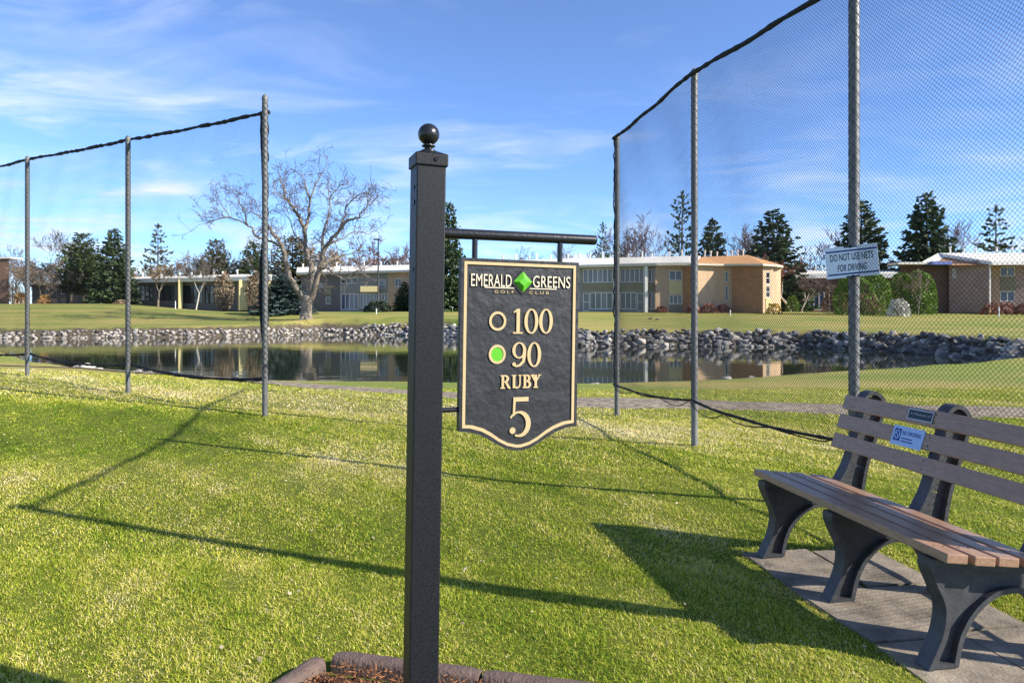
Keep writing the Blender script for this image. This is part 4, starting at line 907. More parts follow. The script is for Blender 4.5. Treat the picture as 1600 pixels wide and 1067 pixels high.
# the big leafless tree on the far bank: limbs laid out, then twigs grown from them
def big_tree():
    D = 66.0; k = D / F / 3.335
    def pt(cx, cy, dep): q_ = 1 + dep / D; x0 = (478 - 800) / F * D; return Vector(((x0 + (cx - 527) * k) * q_ - x0, dep, (865 - cy) * k * q_))
    root = thing('bare_tree', 'large spreading leafless tree with pale forked trunk on the far bank', 'tree', ((478 - 800) / F * D, D, gzf((478 - 800) / F * D, D) - .08))
    q = random.Random(5)
    limbs = [([(527, 880, 0), (528, 840, 0), (530, 790, 0), (530, 745, 0)], .62, .50),
             ([(527, 760, 0), (500, 730, -.3), (470, 690, -.6), (440, 640, -.8), (425, 560, -1.0), (405, 480, -1.2), (370, 430, -1.6), (335, 385, -1.8)], .34, .13),
             ([(405, 480, -1.2), (330, 450, -1.5), (270, 430, -2), (225, 370, -2.2), (130, 330, -2.8), (30, 345, -3.2), (0, 360, -3.2)], .14, .03),
             ([(225, 370, -2.2), (200, 290, -2.4), (165, 215, -2.6), (120, 165, -2.8)], .08, .02), ([(130, 330, -2.8), (90, 260, -3), (50, 215, -3)], .05, .02),
             ([(335, 385, -1.8), (290, 330, -2), (240, 290, -2)], .10, .03), ([(440, 640, -.8), (390, 610, .4), (350, 560, 1.2), (345, 500, 1.6)], .16, .06),
             ([(540, 770, 0), (556, 690, .4), (556, 610, .7), (535, 540, .8), (522, 470, .8), (522, 400, .6), (490, 330, .4), (450, 265, .2), (420, 215, .1), (400, 150, 0), (380, 95, 0)], .38, .04),
             ([(522, 400, .6), (540, 330, 1.2), (545, 240, 1.6), (525, 170, 1.8), (500, 90, 1.9)], .17, .03), ([(545, 240, 1.6), (580, 160, 1.7), (620, 90, 1.9), (640, 40, 2)], .10, .02),
             ([(545, 765, 0), (575, 680, -.6), (600, 590, -1), (612, 530, -1.2), (640, 470, -1.5), (690, 410, -2), (745, 350, -2.4), (800, 325, -2.8), (850, 270, -3), (905, 210, -3.2)], .36, .03),
             ([(605, 560, -1), (612, 470, -.5), (620, 400, 0), (645, 310, .4), (650, 240, .6), (640, 150, .8)], .18, .03), ([(650, 240, .6), (690, 180, .8), (750, 150, 1)], .07, .02),
             ([(690, 410, -2), (725, 330, -2), (740, 270, -1.8), (790, 220, -1.6), (850, 190, -1.6)], .12, .02), ([(640, 470, -1.5), (720, 440, .2), (790, 400, .8), (850, 420, 1.2)], .10, .02),
             ([(595, 600, -1), (640, 590, -1.6), (680, 630, -2), (730, 650, -2.2), (790, 610, -2.4), (860, 640, -2.4)], .13, .03), ([(600, 590, -1), (680, 540, 1), (760, 520, 2), (830, 480, 2.4)], .11, .03),
             ([(490, 330, .4), (470, 270, -.5), (380, 210, -1), (350, 130, -1.2)], .09, .02), ([(522, 470, .8), (470, 420, 1.4), (440, 340, 1.8), (400, 280, 2)], .10, .02)]
    A = []; B = []; RA = []; RB = []; MBk = MB()
    def twig(p, d, ln, r, lev):
        for i in range(3):
            d = (d + Vector((q.gauss(0, .28), q.gauss(0, .28), q.gauss(.06, .24)))).normalized(); p2 = p + d * ln / 3; r2 = max(.016, r * .72); A.append(tuple(p)); B.append(tuple(p2)); RA.append(r); RB.append(r2)
            if lev < 3 and q.random() < .72:
                a = Vector((q.gauss(0, 1), q.gauss(0, 1), q.gauss(0.1, 1))).normalized(); twig(p2, (d * .7 + a * .8).normalized(), ln * q.uniform(.5, .8), max(.016, r2 * .7), lev + 1)
            p, r = p2, r2
    for P, ra, rb in limbs:
        P = smoothline3([pt(*c) for c in P], 4); m_ = len(P); P = [p + Vector((q.gauss(0, 1), q.gauss(0, 1), q.gauss(0, 1))) * (.0 if i in (0, m_ - 1) else .05) for i, p in enumerate(P)]
        rr = [ra + (rb - ra) * (i / (m_ - 1)) ** .8 for i in range(m_)]
        if ra > .6: rr = [.92, .80, .66, .60, .56] + [.54] * (m_ - 5)
        MBk.tube(P, rr, 9)
        if ra < .6:
            for i in range(2, m_):
                if (rr[i] < .20 and q.random() < .8) or q.random() < .15:
                    for _ in range(2 if q.random() < .25 else 1):
                        d = (P[i] - P[i - 1]).normalized(); a = Vector((q.gauss(0, 1), q.gauss(0, 1), q.gauss(.25, 1))).normalized(); twig(P[i], (d * .5 + a * .9).normalized(), q.uniform(.7, 1.8), min(rr[i] * .5, .05), 0)
    MBk.build('trunk', M['bark'], root, smooth=True); v, t = segs(A, B, np.array(RA), np.array(RB), 3); link('crown', np_mesh('crown', v, t), M['twig_grey'], root)
def smoothline3(P, n):
    out_ = []
    for i in range(len(P) - 1):
        p0, p1, p2, p3 = P[max(i - 1, 0)], P[i], P[i + 1], P[min(i + 2, len(P) - 1)]
        for k in range(n):
            t = k / n; out_.append(0.5 * ((2 * p1) + (p2 - p0) * t + (2 * p0 - 5 * p1 + 4 * p2 - p3) * t * t + (3 * p1 - p0 - 3 * p2 + p3) * t ** 3))
    return out_ + [P[-1]]
big_tree()

# ------------------------------------------------------------------ buildings
class Bld:
    def __init__(s, name, label, x, D): s.root = thing(name, label, 'building', (px(x, HZ, D).x, D, gzf(px(x, HZ, D).x, D)))
    def hit(s, P0, P1, x):      # where the sight line of column x meets the wall's plan
        k = (x - 800) / F; d = P1 - P0; u = (k * P0.y - P0.x) / (d.x - k * d.y); return u
    def wall(s, a, c, ytop, ybot, m_, wins=(), name='wall', z=None):
        P0 = Vector((px(a[0], HZ, a[1]).x, a[1])); P1 = Vector((px(c[0], HZ, c[1]).x, c[1])); d = P1 - P0; ln = d.length; t = d / ln; nn = Vector((t.y, -t.x))
        Dm = (a[1] + c[1]) / 2; zt = EYE - (ytop - HZ) / F * Dm if z is None else z[1]; zb = EYE - (ybot - HZ) / F * Dm if z is None else z[0]
        P = lambda u, zz, o_=0.0: (P0.x + t.x * u + nn.x * o_, P0.y + t.y * u + nn.y * o_, zz)
        W = []
        for (x0, x1, y0, y1, kind, cols, rows) in wins:
            u0 = s.hit(P0, P1, x0) * ln; u1 = s.hit(P0, P1, x1) * ln; Dw = P0.y + t.y * (u0 + u1) / 2
            W.append((max(u0, .05), min(u1, ln - .05), EYE - (y1 - HZ) / F * Dw, EYE - (y0 - HZ) / F * Dw, kind, cols, rows))
        us = sorted({0, ln, *[w_[0] for w_ in W], *[w_[1] for w_ in W]}); zs = sorted({zb, zt, *[w_[2] for w_ in W], *[w_[3] for w_ in W]}); b = MB()
        for i in range(len(us) - 1):
            for j in range(len(zs) - 1):
                cu, cz = (us[i] + us[i + 1]) / 2, (zs[j] + zs[j + 1]) / 2
                if any(w_[0] < cu < w_[1] and w_[2] < cz < w_[3] and w_[4] not in ('panel', 'ypanel') for w_ in W): continue
                b.add([P(us[i], zs[j]), P(us[i + 1], zs[j]), P(us[i + 1], zs[j + 1]), P(us[i], zs[j + 1])], [(0, 1, 2, 3)])
        dp = .14
        for (u0, u1, z0, z1, kind, cols, rows) in W:
            if kind in ('panel', 'ypanel'):
                q = MB(); V = [P(u, zz, o_) for u in (u0, u1) for zz in (z0, z1) for o_ in (.004, .05)]; q.add(V, [(0, 1, 3, 2), (4, 6, 7, 5), (0, 4, 5, 1), (2, 3, 7, 6), (1, 5, 7, 3)])
                q.build('spandrel_panel', M['yellow_panel' if kind == 'ypanel' else 'spandrel'], s.root, world=True); continue
            for (e0, e1) in (((u0, z0), (u1, z0)), ((u1, z0), (u1, z1)), ((u1, z1), (u0, z1)), ((u0, z1), (u0, z0))):
                b.add([P(*e0), P(*e1), P(*e1, -dp), P(*e0, -dp)], [(0, 1, 2, 3)])
            fr = MB(); fw = .07
            def bar(ua, ub, za, zb_, o0=-dp + .01, o1=-.03):
                V = [P(u, zz, o_) for u in (ua, ub) for zz in (za, zb_) for o_ in (o0, o1)]; fr.add(V, [(0, 1, 3, 2), (4, 6, 7, 5), (0, 4, 5, 1), (2, 3, 7, 6), (0, 2, 6, 4), (1, 5, 7, 3)])
            bar(u0, u0 + fw, z0, z1); bar(u1 - fw, u1, z0, z1); bar(u0 + fw, u1 - fw, z0, z0 + fw, o1=-.032); bar(u0 + fw, u1 - fw, z1 - fw, z1, o1=-.032)
            for k in range(1, cols): uu = u0 + (u1 - u0) * k / cols; bar(uu - .04, uu + .04, z0 + fw, z1 - fw, o1=-.035)
            for k in range(1, rows): zz = z0 + (z1 - z0) * k / rows; bar(u0 + fw, u1 - fw, zz - .03, zz + .03, o1=-.045)
            f_ = fr.build('window', M['trim_white' if kind != 'dark' else 'lamp_dark'], s.root, world=True)
            g_ = MB(); g_.add([P(u0, z0, -dp + .03), P(u1, z0, -dp + .03), P(u1, z1, -dp + .03), P(u0, z1, -dp + .03)], [(0, 1, 2, 3)])
            g_.build('pane', M[{'pale': 'glass_pale', 'blue': 'glass_blue'}.get(kind, 'glass')], f_, world=True)
        return b.build(name, M[m_], s.root, world=True)
    def box(s, name, m_, x0, x1, y0, y1, D, depth, parent=None, turn=0.0):
        a = px(x0, y0, D); c = px(x1, y1, D); b = MB(); ctr = (a + c) / 2; b.box((ctr.x, D + depth / 2, ctr.z), (c.x - a.x, depth, a.z - c.z), Matrix.Rotation(turn, 3, 'Z')); return b.build(name, M[m_], parent or s.root, world=True)
    def roof(s, front, back, ze, zr, m_, over=.55, fas=.28, fm='fascia'):
        """low-pitched roof: eave along the front, ridge line set back, back eave"""
        Fp = [Vector((px(x, HZ, D).x, D - over, ze)) for x, D in front]; Bp = [Vector((px(x, HZ, D).x, D, ze)) for x, D in back]
        Rp = [Vector((f.x * .5 + b_.x * .5, f.y * .5 + b_.y * .5, zr)) for f, b_ in ((Fp[0], Bp[0]), (Fp[-1], Bp[-1]))]
        b = MB(); n_ = len(Fp)
        RR = [Rp[0].lerp(Rp[1], i / (n_ - 1)) for i in range(n_)]; BB_ = [Bp[0].lerp(Bp[-1], i / (n_ - 1)) for i in range(n_)]
        b.add(Fp + RR, [(i, i + 1, n_ + i + 1, n_ + i) for i in range(n_ - 1)]); b.add(RR + BB_, [(i, i + 1, n_ + i + 1, n_ + i) for i in range(n_ - 1)])
        for i in (0, -1): b.add([Fp[i], RR[i], BB_[i]], [(0, 1, 2)])
        dn = Vector((0, 0, -fas)); b.add([p + dn for p in Fp] + [p + dn for p in BB_], [(i, i + 1, n_ + i + 1, n_ + i) for i in range(n_ - 1)])
        ro = b.build('roof', M[m_], s.root, world=True)
        b = MB(); fw = Vector((0, -.06, 0)); Fq = [p + fw for p in Fp]
        up = Vector((0, 0, .02)); b.add([p + up for p in Fq] + [p + dn for p in Fq], [(i, i + 1, n_ + i + 1, n_ + i) for i in range(n_ - 1)]); b.add([p + up for p in Fq] + [p + up for p in Fp], [(i, i + 1, n_ + i + 1, n_ + i) for i in range(n_ - 1)])
        for i in (0, -1): b.add([Fq[i] + up, Fq[i] + dn, BB_[i] + dn, BB_[i] + up], [(0, 1, 2, 3)])
        b.build('fascia', M[fm], ro, world=True); return ro, RR
    def vents(s, ro, RR, n_, seed=0):
        q = random.Random(seed)
        for k in range(n_):
            f = (k + q.uniform(.2, .8)) / n_; j = f * (len(RR) - 1); i = min(int(j), len(RR) - 2); p = RR[i].lerp(RR[i + 1], j - i); h = q.uniform(.3, .65); b = MB()
            b.lathe([(.10, p.z - .15), (.10, p.z + h), (.17, p.z + h + .02), (.15, p.z + h + .12), (.02, p.z + h + .16)], (p.x, p.y, 0), 8); b.build('roof_vent', M['trim_white'], ro, world=True)

zB = 1.35
# R: two storey block right of the sign, sawtooth end
Rb = Bld('apartment_building', 'two storey tan apartment block with white roof edge and orange hipped end', 1000, 80)
r2 = lambda x0, x1, y0, y1, k, c, r_=1: (x0, x1, y0, y1, k, c, r_)
Rb.wall((770, 85), (1024, 77.6), 415, 489, 'grey_wall', [r2(800, 850, 420, 441, 'pale', 6), r2(855, 905, 420, 441, 'pale', 6), r2(911, 957, 420, 441.5, 'pale', 6), r2(969, 1006.5, 419, 441, 'pale', 5), r2(1013, 1023, 420, 441, 'pale', 2),
         r2(800, 905, 442.5, 453.5, 'panel', 1), r2(911, 957, 442.5, 453.5, 'panel', 1), r2(969, 1006.5, 442.5, 453.5, 'panel', 1), r2(1013, 1023, 442.5, 453.5, 'panel', 1),
         r2(800, 905, 457, 484, 'dk', 8), r2(911, 920.5, 458, 486, 'dk', 1, 2), r2(921.5, 957, 457, 483, 'dk', 4), r2(969, 994, 457, 483, 'dk', 3), r2(995.5, 1006, 458, 486, 'dk', 1, 2), r2(1013, 1023, 457, 483, 'dk', 2)])
for x in (962, 1010): Rb.box('pier', 'trim_white', x - 2.2, x + 2.2, 416, 488, 85 - 7.4 * (x - 770) / 254 - .9, 1.2)
Rb.wall((1024, 77.6), (1024.01, 76.9), 415, 489, 'stucco_tan', z=(zB, 6.75))
Rb.wall((1024, 77.0), (1067, 77.2), 415, 489, 'stucco_tan', [r2(1045.5, 1066, 423, 438, 'dk', 2), r2(1045.5, 1066, 438.8, 459.5, 'ypanel', 1), r2(1045.5, 1066, 460.5, 475, 'dk', 3), r2(1045.5, 1066, 476, 487, 'panel', 1)])
Rb.wall((1067, 77.2), (1089, 75.7), 415, 489, 'brick_orange')
Rb.wall((1089, 75.7), (1131, 77.0), 415, 489, 'stucco_light')
Rb.wall((1131, 77.0), (1143, 76.7), 415, 489, 'stucco_tan', [r2(1132.5, 1138, 424, 441, 'dk', 1), r2(1132.5, 1138, 446, 470, 'dk', 1)])
Rb.wall((1143, 76.7), (1192, 73.6), 415, 489, 'brick_orange')
Rb.wall((1192, 73.6), (1208, 74.6), 415, 489, 'stucco_light', [r2(1197, 1203.5, 425, 444, 'dk', 1, 2), r2(1197, 1203.5, 447, 465, 'dk', 1, 2), r2(1196, 1204.5, 466, 484, 'ypanel', 1)])
Rb.wall((1208, 74.6), (1208.01, 75.4), 415, 489, 'stucco_light', z=(zB, 6.7)); Rb.wall((1208, 75.4), (1220, 76.3), 415, 489, 'stucco_light')
Rb.wall((1220, 76.3), (1215, 90), 415, 489, 'stucco_light', z=(zB, 6.7)); Rb.wall((1215, 90), (790, 96), 415, 489, 'stucco_tan', z=(zB, 6.7)); Rb.wall((790, 96), (770, 85), 415, 489, 'stucco_tan', z=(zB, 6.7))
ro, RR = Rb.roof([(768, 84.8), (1024, 77.2), (1086, 76.4)], [(790, 97), (1100, 90)], 7.0, 8.35, 'roof_white'); Rb.vents(ro, RR, 16, 3)
Ee = [(1070, 76.4), (1089, 75.0), (1131.5, 76.2), (1143, 75.8), (1192.5, 72.7), (1211, 73.9), (1224, 75.6), (1219, 90.5), (1075, 90.5)]
Rd = [Vector((px(1098, 401.5, 82.5))), Vector((px(1168, 398.5, 81.5)))]
P = [Vector((px(x, HZ, D).x, D, 6.86 - .22 * (x > 1192))) for x, D in Ee]; b = MB(); near_r = [0, 0, 0, 1, 1, 1, 1, 1, 0]
for i in range(len(P)):
    j = (i + 1) % len(P); a, c = near_r[i], near_r[j]
    b.add([P[i], P[j], Rd[a]] if a == c else [P[i], P[j], Rd[c], Rd[a]], [(0, 1, 2)] if a == c else [(0, 1, 2, 3)])
hip = b.build('hip_roof', M['shingle'], Rb.root, world=True); dn = Vector((0, 0, -.2)); b = MB()
b.add(P + [p + dn for p in P], [(i, (i + 1) % len(P), len(P) + (i + 1) % len(P), len(P) + i) for i in range(len(P))] + [tuple(range(len(P), 2 * len(P)))]); b.build('eave', M['fascia'], hip, world=True)
Rb.vents(hip, [Rd[0], Rd[1]], 7, 8)

# M: block behind the big tree, seen in shade
Mb_ = Bld('apartment_building', 'shaded two storey block with pale roof and white framed doors behind the big leafless tree', 570, 92)
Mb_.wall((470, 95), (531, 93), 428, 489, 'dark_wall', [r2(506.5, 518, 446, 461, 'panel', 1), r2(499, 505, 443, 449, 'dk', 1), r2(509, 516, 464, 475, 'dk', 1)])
Mb_.wall((531, 93), (606, 90.5), 428, 489, 'grey_wall', [r2(532.5, 560, 459, 484, 'blue', 4), r2(562, 589, 458.5, 481, 'blue', 5), r2(592, 602, 437, 450, 'dk', 1), r2(592, 606, 459, 473, 'blue', 3), r2(532.5, 558, 434, 443, 'dk', 3)])
Mb_.wall((606, 90.5), (690, 88), 424, 489, 'stucco_tan', [r2(617, 627, 435, 448, 'dk', 2), r2(617, 627, 462, 474, 'blue', 2), r2(650, 662, 435, 448, 'dk', 2)])
Mb_.wall((690, 88), (690, 100), 424, 489, 'stucco_tan', z=(1.2, 6.6)); Mb_.wall((690, 100), (470, 106), 424, 489, 'stucco_tan', z=(1.2, 6.6)); Mb_.wall((470, 106), (470, 95), 424, 489, 'dark_wall', z=(1.2, 6.6))
ro, RR = Mb_.roof([(465, 95), (606, 90.2), (692, 87.6)], [(465, 107), (700, 101)], 6.95, 8.1, 'roof_white'); Mb_.vents(ro, RR, 8, 4)
for k, (x, y) in enumerate([(565, 453), (569, 455), (573, 455), (577, 454), (581, 451), (585, 450), (589, 448), (593, 447)]): pass
Mb_.box('balcony', 'yellow_panel', 563, 590, 447, 456, 90.0, .9)
# L: long low block left, dark glass front between yellow piers
Lb = Bld('apartment_building', 'long low block with white roof edge and yellow piers left of the big tree', 300, 100)
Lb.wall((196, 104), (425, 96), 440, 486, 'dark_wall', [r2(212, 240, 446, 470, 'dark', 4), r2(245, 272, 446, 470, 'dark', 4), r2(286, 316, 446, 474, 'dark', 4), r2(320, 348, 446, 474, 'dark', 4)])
for x0, x1 in ((275, 281), (370, 383), (390, 398), (404, 418)):
    D = 104 - 8 * (x0 - 196) / 229 - 1.6; Lb.box('pier', 'yellow_panel', x0, x1, 437, 485, D, 1.4, turn=R(28))
Lb.wall((425, 96), (425, 108), 440, 486, 'dark_wall', z=(1.2, 6)); Lb.wall((425, 108), (196, 116), 440, 486, 'dark_wall', z=(1.2, 6)); Lb.wall((196, 116), (196, 104), 440, 486, 'dark_wall', z=(1.2, 6))
ro, RR = Lb.roof([(194, 103.6), (425, 95.4)], [(194, 117), (427, 109)], 6.45, 7.2, 'roof_white', over=.5, fas=.55, fm='trim_white'); Lb.vents(ro, RR, 12, 5)
# far left
Kb = Bld('apartment_building', 'distant block with thin white roof edge half hidden by trees at far left', 110, 120)
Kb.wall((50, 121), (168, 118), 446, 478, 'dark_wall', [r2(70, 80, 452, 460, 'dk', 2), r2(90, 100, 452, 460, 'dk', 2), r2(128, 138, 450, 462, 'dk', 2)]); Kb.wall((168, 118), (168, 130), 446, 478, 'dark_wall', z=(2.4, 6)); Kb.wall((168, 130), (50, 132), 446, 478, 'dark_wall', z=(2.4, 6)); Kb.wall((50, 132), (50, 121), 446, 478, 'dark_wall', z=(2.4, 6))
Kb.roof([(48, 121), (170, 118)], [(48, 133), (170, 131)], 6.6, 7.1, 'roof_white', fm='trim_white'); Kb.box('pier', 'yellow_panel', 141, 146, 446, 459, 117.2, .8)
Tb = Bld('brick_tower', 'tall brown brick block with white coping at the left edge', -8, 112)
Tb.wall((-40, 112), (14, 112), 404, 474, 'brick_brown', [r2(-30, -22, 415, 428, 'dk', 1)]); Tb.wall((14, 112), (13, 115), 404, 474, 'brick_pink', z=(2.4, 10.2)); Tb.wall((13, 115), (-40, 115), 404, 474, 'brick_brown', z=(2.4, 10.2)); Tb.wall((-40, 115), (-40, 112), 404, 474, 'brick_brown', z=(2.4, 10.2))
Tb.box('coping', 'trim_white', -42, 16, 401.5, 404, 111.7, 3)
# E: right block with gable
Eb = Bld('apartment_building', 'brown brick block with pale gabled roof at the right edge beyond the net', 1530, 75)
Eb.wall((1406, 77), (1483, 75.6), 412, 489, 'brick_brown')
Eb.wall((1483, 75.0), (1545, 71.8), 408, 489, 'brick_pink', [r2(1488, 1494, 420, 434, 'dk', 2)])
Eb.wall((1545, 71.8), (1548, 73.3), 408, 489, 'brick_orange', z=(zB, 6.7))
Eb.wall((1548, 73.3), (1562, 73.0), 408, 489, 'stucco_tan'); Eb.wall((1562, 73.0), (1660, 71.5), 408, 489, 'brick_pink', [r2(1562.5, 1586, 417, 431.5, 'dk', 2), r2(1562.5, 1586, 432.5, 454, 'panel', 1), r2(1562.5, 1586, 455, 471, 'blue', 2), r2(1610, 1634, 417, 431.5, 'dk', 2)])
Eb.wall((1660, 71.5), (1660, 86), 412, 489, 'brick_pink', z=(zB, 6.7)); Eb.wall((1660, 86), (1406, 90), 412, 489, 'brick_brown', z=(zB, 6.4)); Eb.wall((1406, 90), (1406, 77), 412, 489, 'brick_brown', z=(zB, 6.4))
dp = Eb.box('downpipe', 'trim_white', 1546.4, 1548.2, 414, 485, 71.4, .12)
ap = px(1467, 395.5, 79); g0 = px(1438, 411, 76.2); g1 = px(1550, 409, 70.9); k0 = px(1680, 408, 70.6); k1 = px(1700, 395, 79); bb = px(1700, 408, 88); ba = px(1420, 412, 89)
b = MB(); b.add([g1, k0, k1, ap], [(0, 1, 2, 3)]); b.add([g0, ap, k1, bb, ba], [(0, 1, 2), (0, 2, 3), (0, 3, 4)]); er = b.build('roof', M['roof_white'], Eb.root, world=True)
dn = Vector((0, 0, -.35)); b = MB(); q = Vector((-.12, -.15, 0)); b.add([g0 + q, ap + q, g1 + q, g1 + q + dn, ap + q + dn, g0 + q + dn], [(0, 1, 4, 5), (1, 2, 3, 4)]); b.add([g1 + q, k0 + q, k0 + q + dn, g1 + q + dn], [(0, 1, 2, 3)]); b.build('fascia', M['trim_white'], er, world=True)
b = MB(); b.add([g0 + dn * .9, ap + dn * .9, g1 + dn * .9], [(0, 1, 2)]); b.build('gable', M['brick_orange'], Eb.root, world=True)
Eb.box('canopy', 'roof_white', 1404, 1456, 409.5, 413, 74.6, 2.2); Eb.box('blue_awning', 'blue_awning', 1457, 1488, 408.5, 413.5, 74.0, 1.8)
Eb.vents(er, [ap, k1], 9, 6)
# F: low block between
Fb = Bld('apartment_building', 'low dark block with thick white roof edge seen either side of the net notice', 1320, 95)
Fb.wall((1232, 97), (1415, 95.5), 430, 489, 'brick_brown', [r2(1256, 1304, 456, 484, 'blue', 6), r2(1262, 1276, 436, 446, 'dk', 2), r2(1368, 1380, 440, 452, 'dk', 2)]); Fb.wall((1415, 95.5), (1415, 108), 430, 489, 'brick_brown', z=(1.2, 6.3)); Fb.wall((1415, 108), (1232, 109), 430, 489, 'brick_brown', z=(1.2, 6.3)); Fb.wall((1232, 109), (1232, 97), 430, 489, 'brick_brown', z=(1.2, 6.3))
ro, RR = Fb.roof([(1230, 97), (1418, 95.2)], [(1230, 110), (1420, 109)], 6.85, 7.75, 'roof_white', fas=.6, fm='trim_white'); Fb.vents(ro, RR, 7, 7)

# ------------------------------------------------------------------ trees
CT = conifer_tree
CT('broad dark pine at far left between the first two net posts', 130, 104, 364, 27, 'pine', 'pine', 21)
CT('dense dark pyramidal spruce left of the second net post', 178, 98, 357, 27, 'spruce', 'spruce', 31)
CT('tall twin tipped fir right of the second net post', 247, 112, 350, 26, 'sparse', 'olive_pine', 41)
CT('olive pine behind the low block left of the end post', 338, 114, 374, 24, 'pine', 'olive_pine', 22)
CT('rounded olive pine just left of the end post', 396, 114, 377, 24, 'pine', 'pine', 23)
CT('grey green pine standing behind the big leafless tree', 457, 104, 368, 30, 'pine', 'olive_pine', 24)
CT('low blue spruce beside the trunk of the big leafless tree', 443, 76, 428, 34, 'spruce', 'blue_spruce', 32)
CT('tall narrow spruce rising behind the black square post', 703, 82, 317, 23, 'spruce', 'spruce', 33)
CT('small dark evergreen at the corner of the shaded block', 632, 84, 440, 15, 'spruce', 'spruce', 31)
CT('thin sparse fir above the end of the sign arm', 942, 100, 346, 17, 'sparse', 'spruce', 42)
CT('tallest fir of the group left of the second right post', 1066, 102, 299, 33, 'sparse', 'spruce', 43)
CT('rounded dark pine just right of the second right post', 1113, 102, 341, 27, 'spruce', 'pine', 34)
CT('large dark spruce behind the orange hipped roof', 1208, 98, 328, 44, 'spruce', 'spruce', 35)
CT('tall dark spruce behind the net notice', 1346, 106, 313, 42, 'spruce', 'pine', 36)
CT('broadest dark spruce left of the gabled block', 1448, 100, 303, 46, 'spruce', 'spruce', 37)
CT('thin topped pine above the gabled roof', 1556, 102, 322, 34, 'sparse', 'pine', 44)
CT('dark spruce beyond the right edge of the gabled block', 1650, 104, 318, 42, 'spruce', 'spruce', 33)
CT('small pine peeping over the low block near the fir', 290, 124, 420, 14, 'pine', 'pine', 22)
BT = bare_tree
BT('tall grey leafless tree left of the broad pine', 75, 118, 358, 34, 51, 'bark_dark', 'twig_grey')
BT('low grey leafless tree in front of the far left block', 92, 106, 398, 34, 52, 'bark', 'twig_grey', leafy=350)
BT('thin twiggy tree at the left edge behind the brick tower', 28, 124, 380, 26, 53, 'bark_dark', 'twig_purple')
BT('twiggy purple tree between brick tower and grey tree', 52, 122, 398, 24, 54, 'bark_dark', 'twig_purple', leafy=250)
BT('reddish brown leafless tree before the dark spruce', 150, 108, 412, 22, 55, 'bark_dark', 'twig_red', leafy=250, lm='shrub_red')
BT('grey twigged tree in front of the twin tipped fir', 247, 96, 398, 31, 52, 'bark', 'twig_tan', leafy=450)
BT('slim pale stemmed tree before the yellow piers', 306, 94, 392, 20, 56, 'bark_white', 'twig_grey')
BT('tan leafless tree behind the low block near the end post', 366, 116, 372, 30, 57, 'bark_dark', 'twig_tan')
BT('russet leafed tree beside the dark lamp post', 603, 112, 370, 34, 54, 'bark_dark', 'twig_purple', leafy=500, lm='twig_red')
BT('russet tree half hidden by the black square post', 652, 114, 378, 30, 51, 'bark_dark', 'twig_purple', leafy=350, lm='twig_red')
BT('tan leafed tree behind the trunk of the big leafless tree', 520, 104, 372, 36, 52, 'bark_dark', 'twig_tan', leafy=900)
BT('leafless tree top above the hole board on its left', 785, 116, 382, 28, 57, 'bark_dark', 'twig_grey')
BT('leafless tree top above the hole board on its right', 860, 116, 388, 30, 53, 'bark_dark', 'twig_purple')
BT('purple leafless tree right of the sign arm', 915, 112, 378, 26, 54, 'bark_dark', 'twig_purple')
BT('tall leafless tree just right of the right end post', 985, 114, 352, 30, 51, 'bark_dark', 'twig_purple')
BT('dark leafless tree left of the tallest fir', 1026, 110, 322, 38, 57, 'bark_dark', 'twig_purple')
BT('slender leafless tree between rounded pine and large spruce', 1155, 112, 348, 24, 56, 'bark_dark', 'twig_purple')
BT('reddish tree with white trunk at the bright end of the tan block', 1236, 84, 396, 30, 55, 'bark_white', 'twig_red', leafy=500, lm='twig_red')
BT('short pale stemmed tree beside the white trunked tree', 1253, 80, 428, 22, 58, 'bark_white', 'twig_purple')
BT('leafless tree above the low block left of the net notice', 1292, 112, 352, 36, 53, 'bark_dark', 'twig_purple')
BT('leafless tree between the two dark spruces', 1398, 114, 372, 28, 57, 'bark_dark', 'twig_grey')
BT('twiggy tree behind the pale gabled roof', 1516, 112, 340, 34, 51, 'bark_dark', 'twig_purple')
BT('twiggy tree at the right edge behind the gabled block', 1598, 114, 336, 36, 54, 'bark_dark', 'twig_grey')
BT('thin sapling between the two clipped hedges', 1434, 68, 418, 14, 56, 'bark', 'twig_tan')
BT('leafless tree rising behind the shaded block', 560, 116, 388, 30, 58, 'bark_dark', 'twig_purple')
BT('leafless tree left of the russet pair', 690, 116, 392, 24, 53, 'bark_dark', 'twig_grey')
BT('distant leafless tree behind the slender tree', 1180, 120, 356, 26, 58, 'bark_dark', 'twig_grey')
for k, (x, D, yt, hw, sd, tm, lf_) in enumerate(((14, 126, 392, 26, 57, 'twig_grey', 300), (40, 118, 408, 24, 52, 'twig_purple', 500), (62, 112, 404, 26, 51, 'twig_tan', 500), (112, 114, 392, 28, 54, 'twig_tan', 500), (105, 102, 418, 26, 58, 'twig_grey', 400), (80, 116, 414, 24, 53, 'twig_purple', 400), (210, 118, 392, 26, 57, 'twig_tan', 300), (228, 108, 410, 26, 54, 'twig_red', 400), (318, 118, 396, 26, 51, 'twig_tan', 300), (420, 118, 386, 26, 57, 'twig_grey', 300))):
    BT('hazy brown leafless tree in the thicket before and between the left evergreens', x, D, yt, hw, sd, 'bark_dark', tm, group='thicket of leafless trees among the left evergreens', leafy=lf_)
q_ = np.random.default_rng(77); A = []; B = []; RA = []
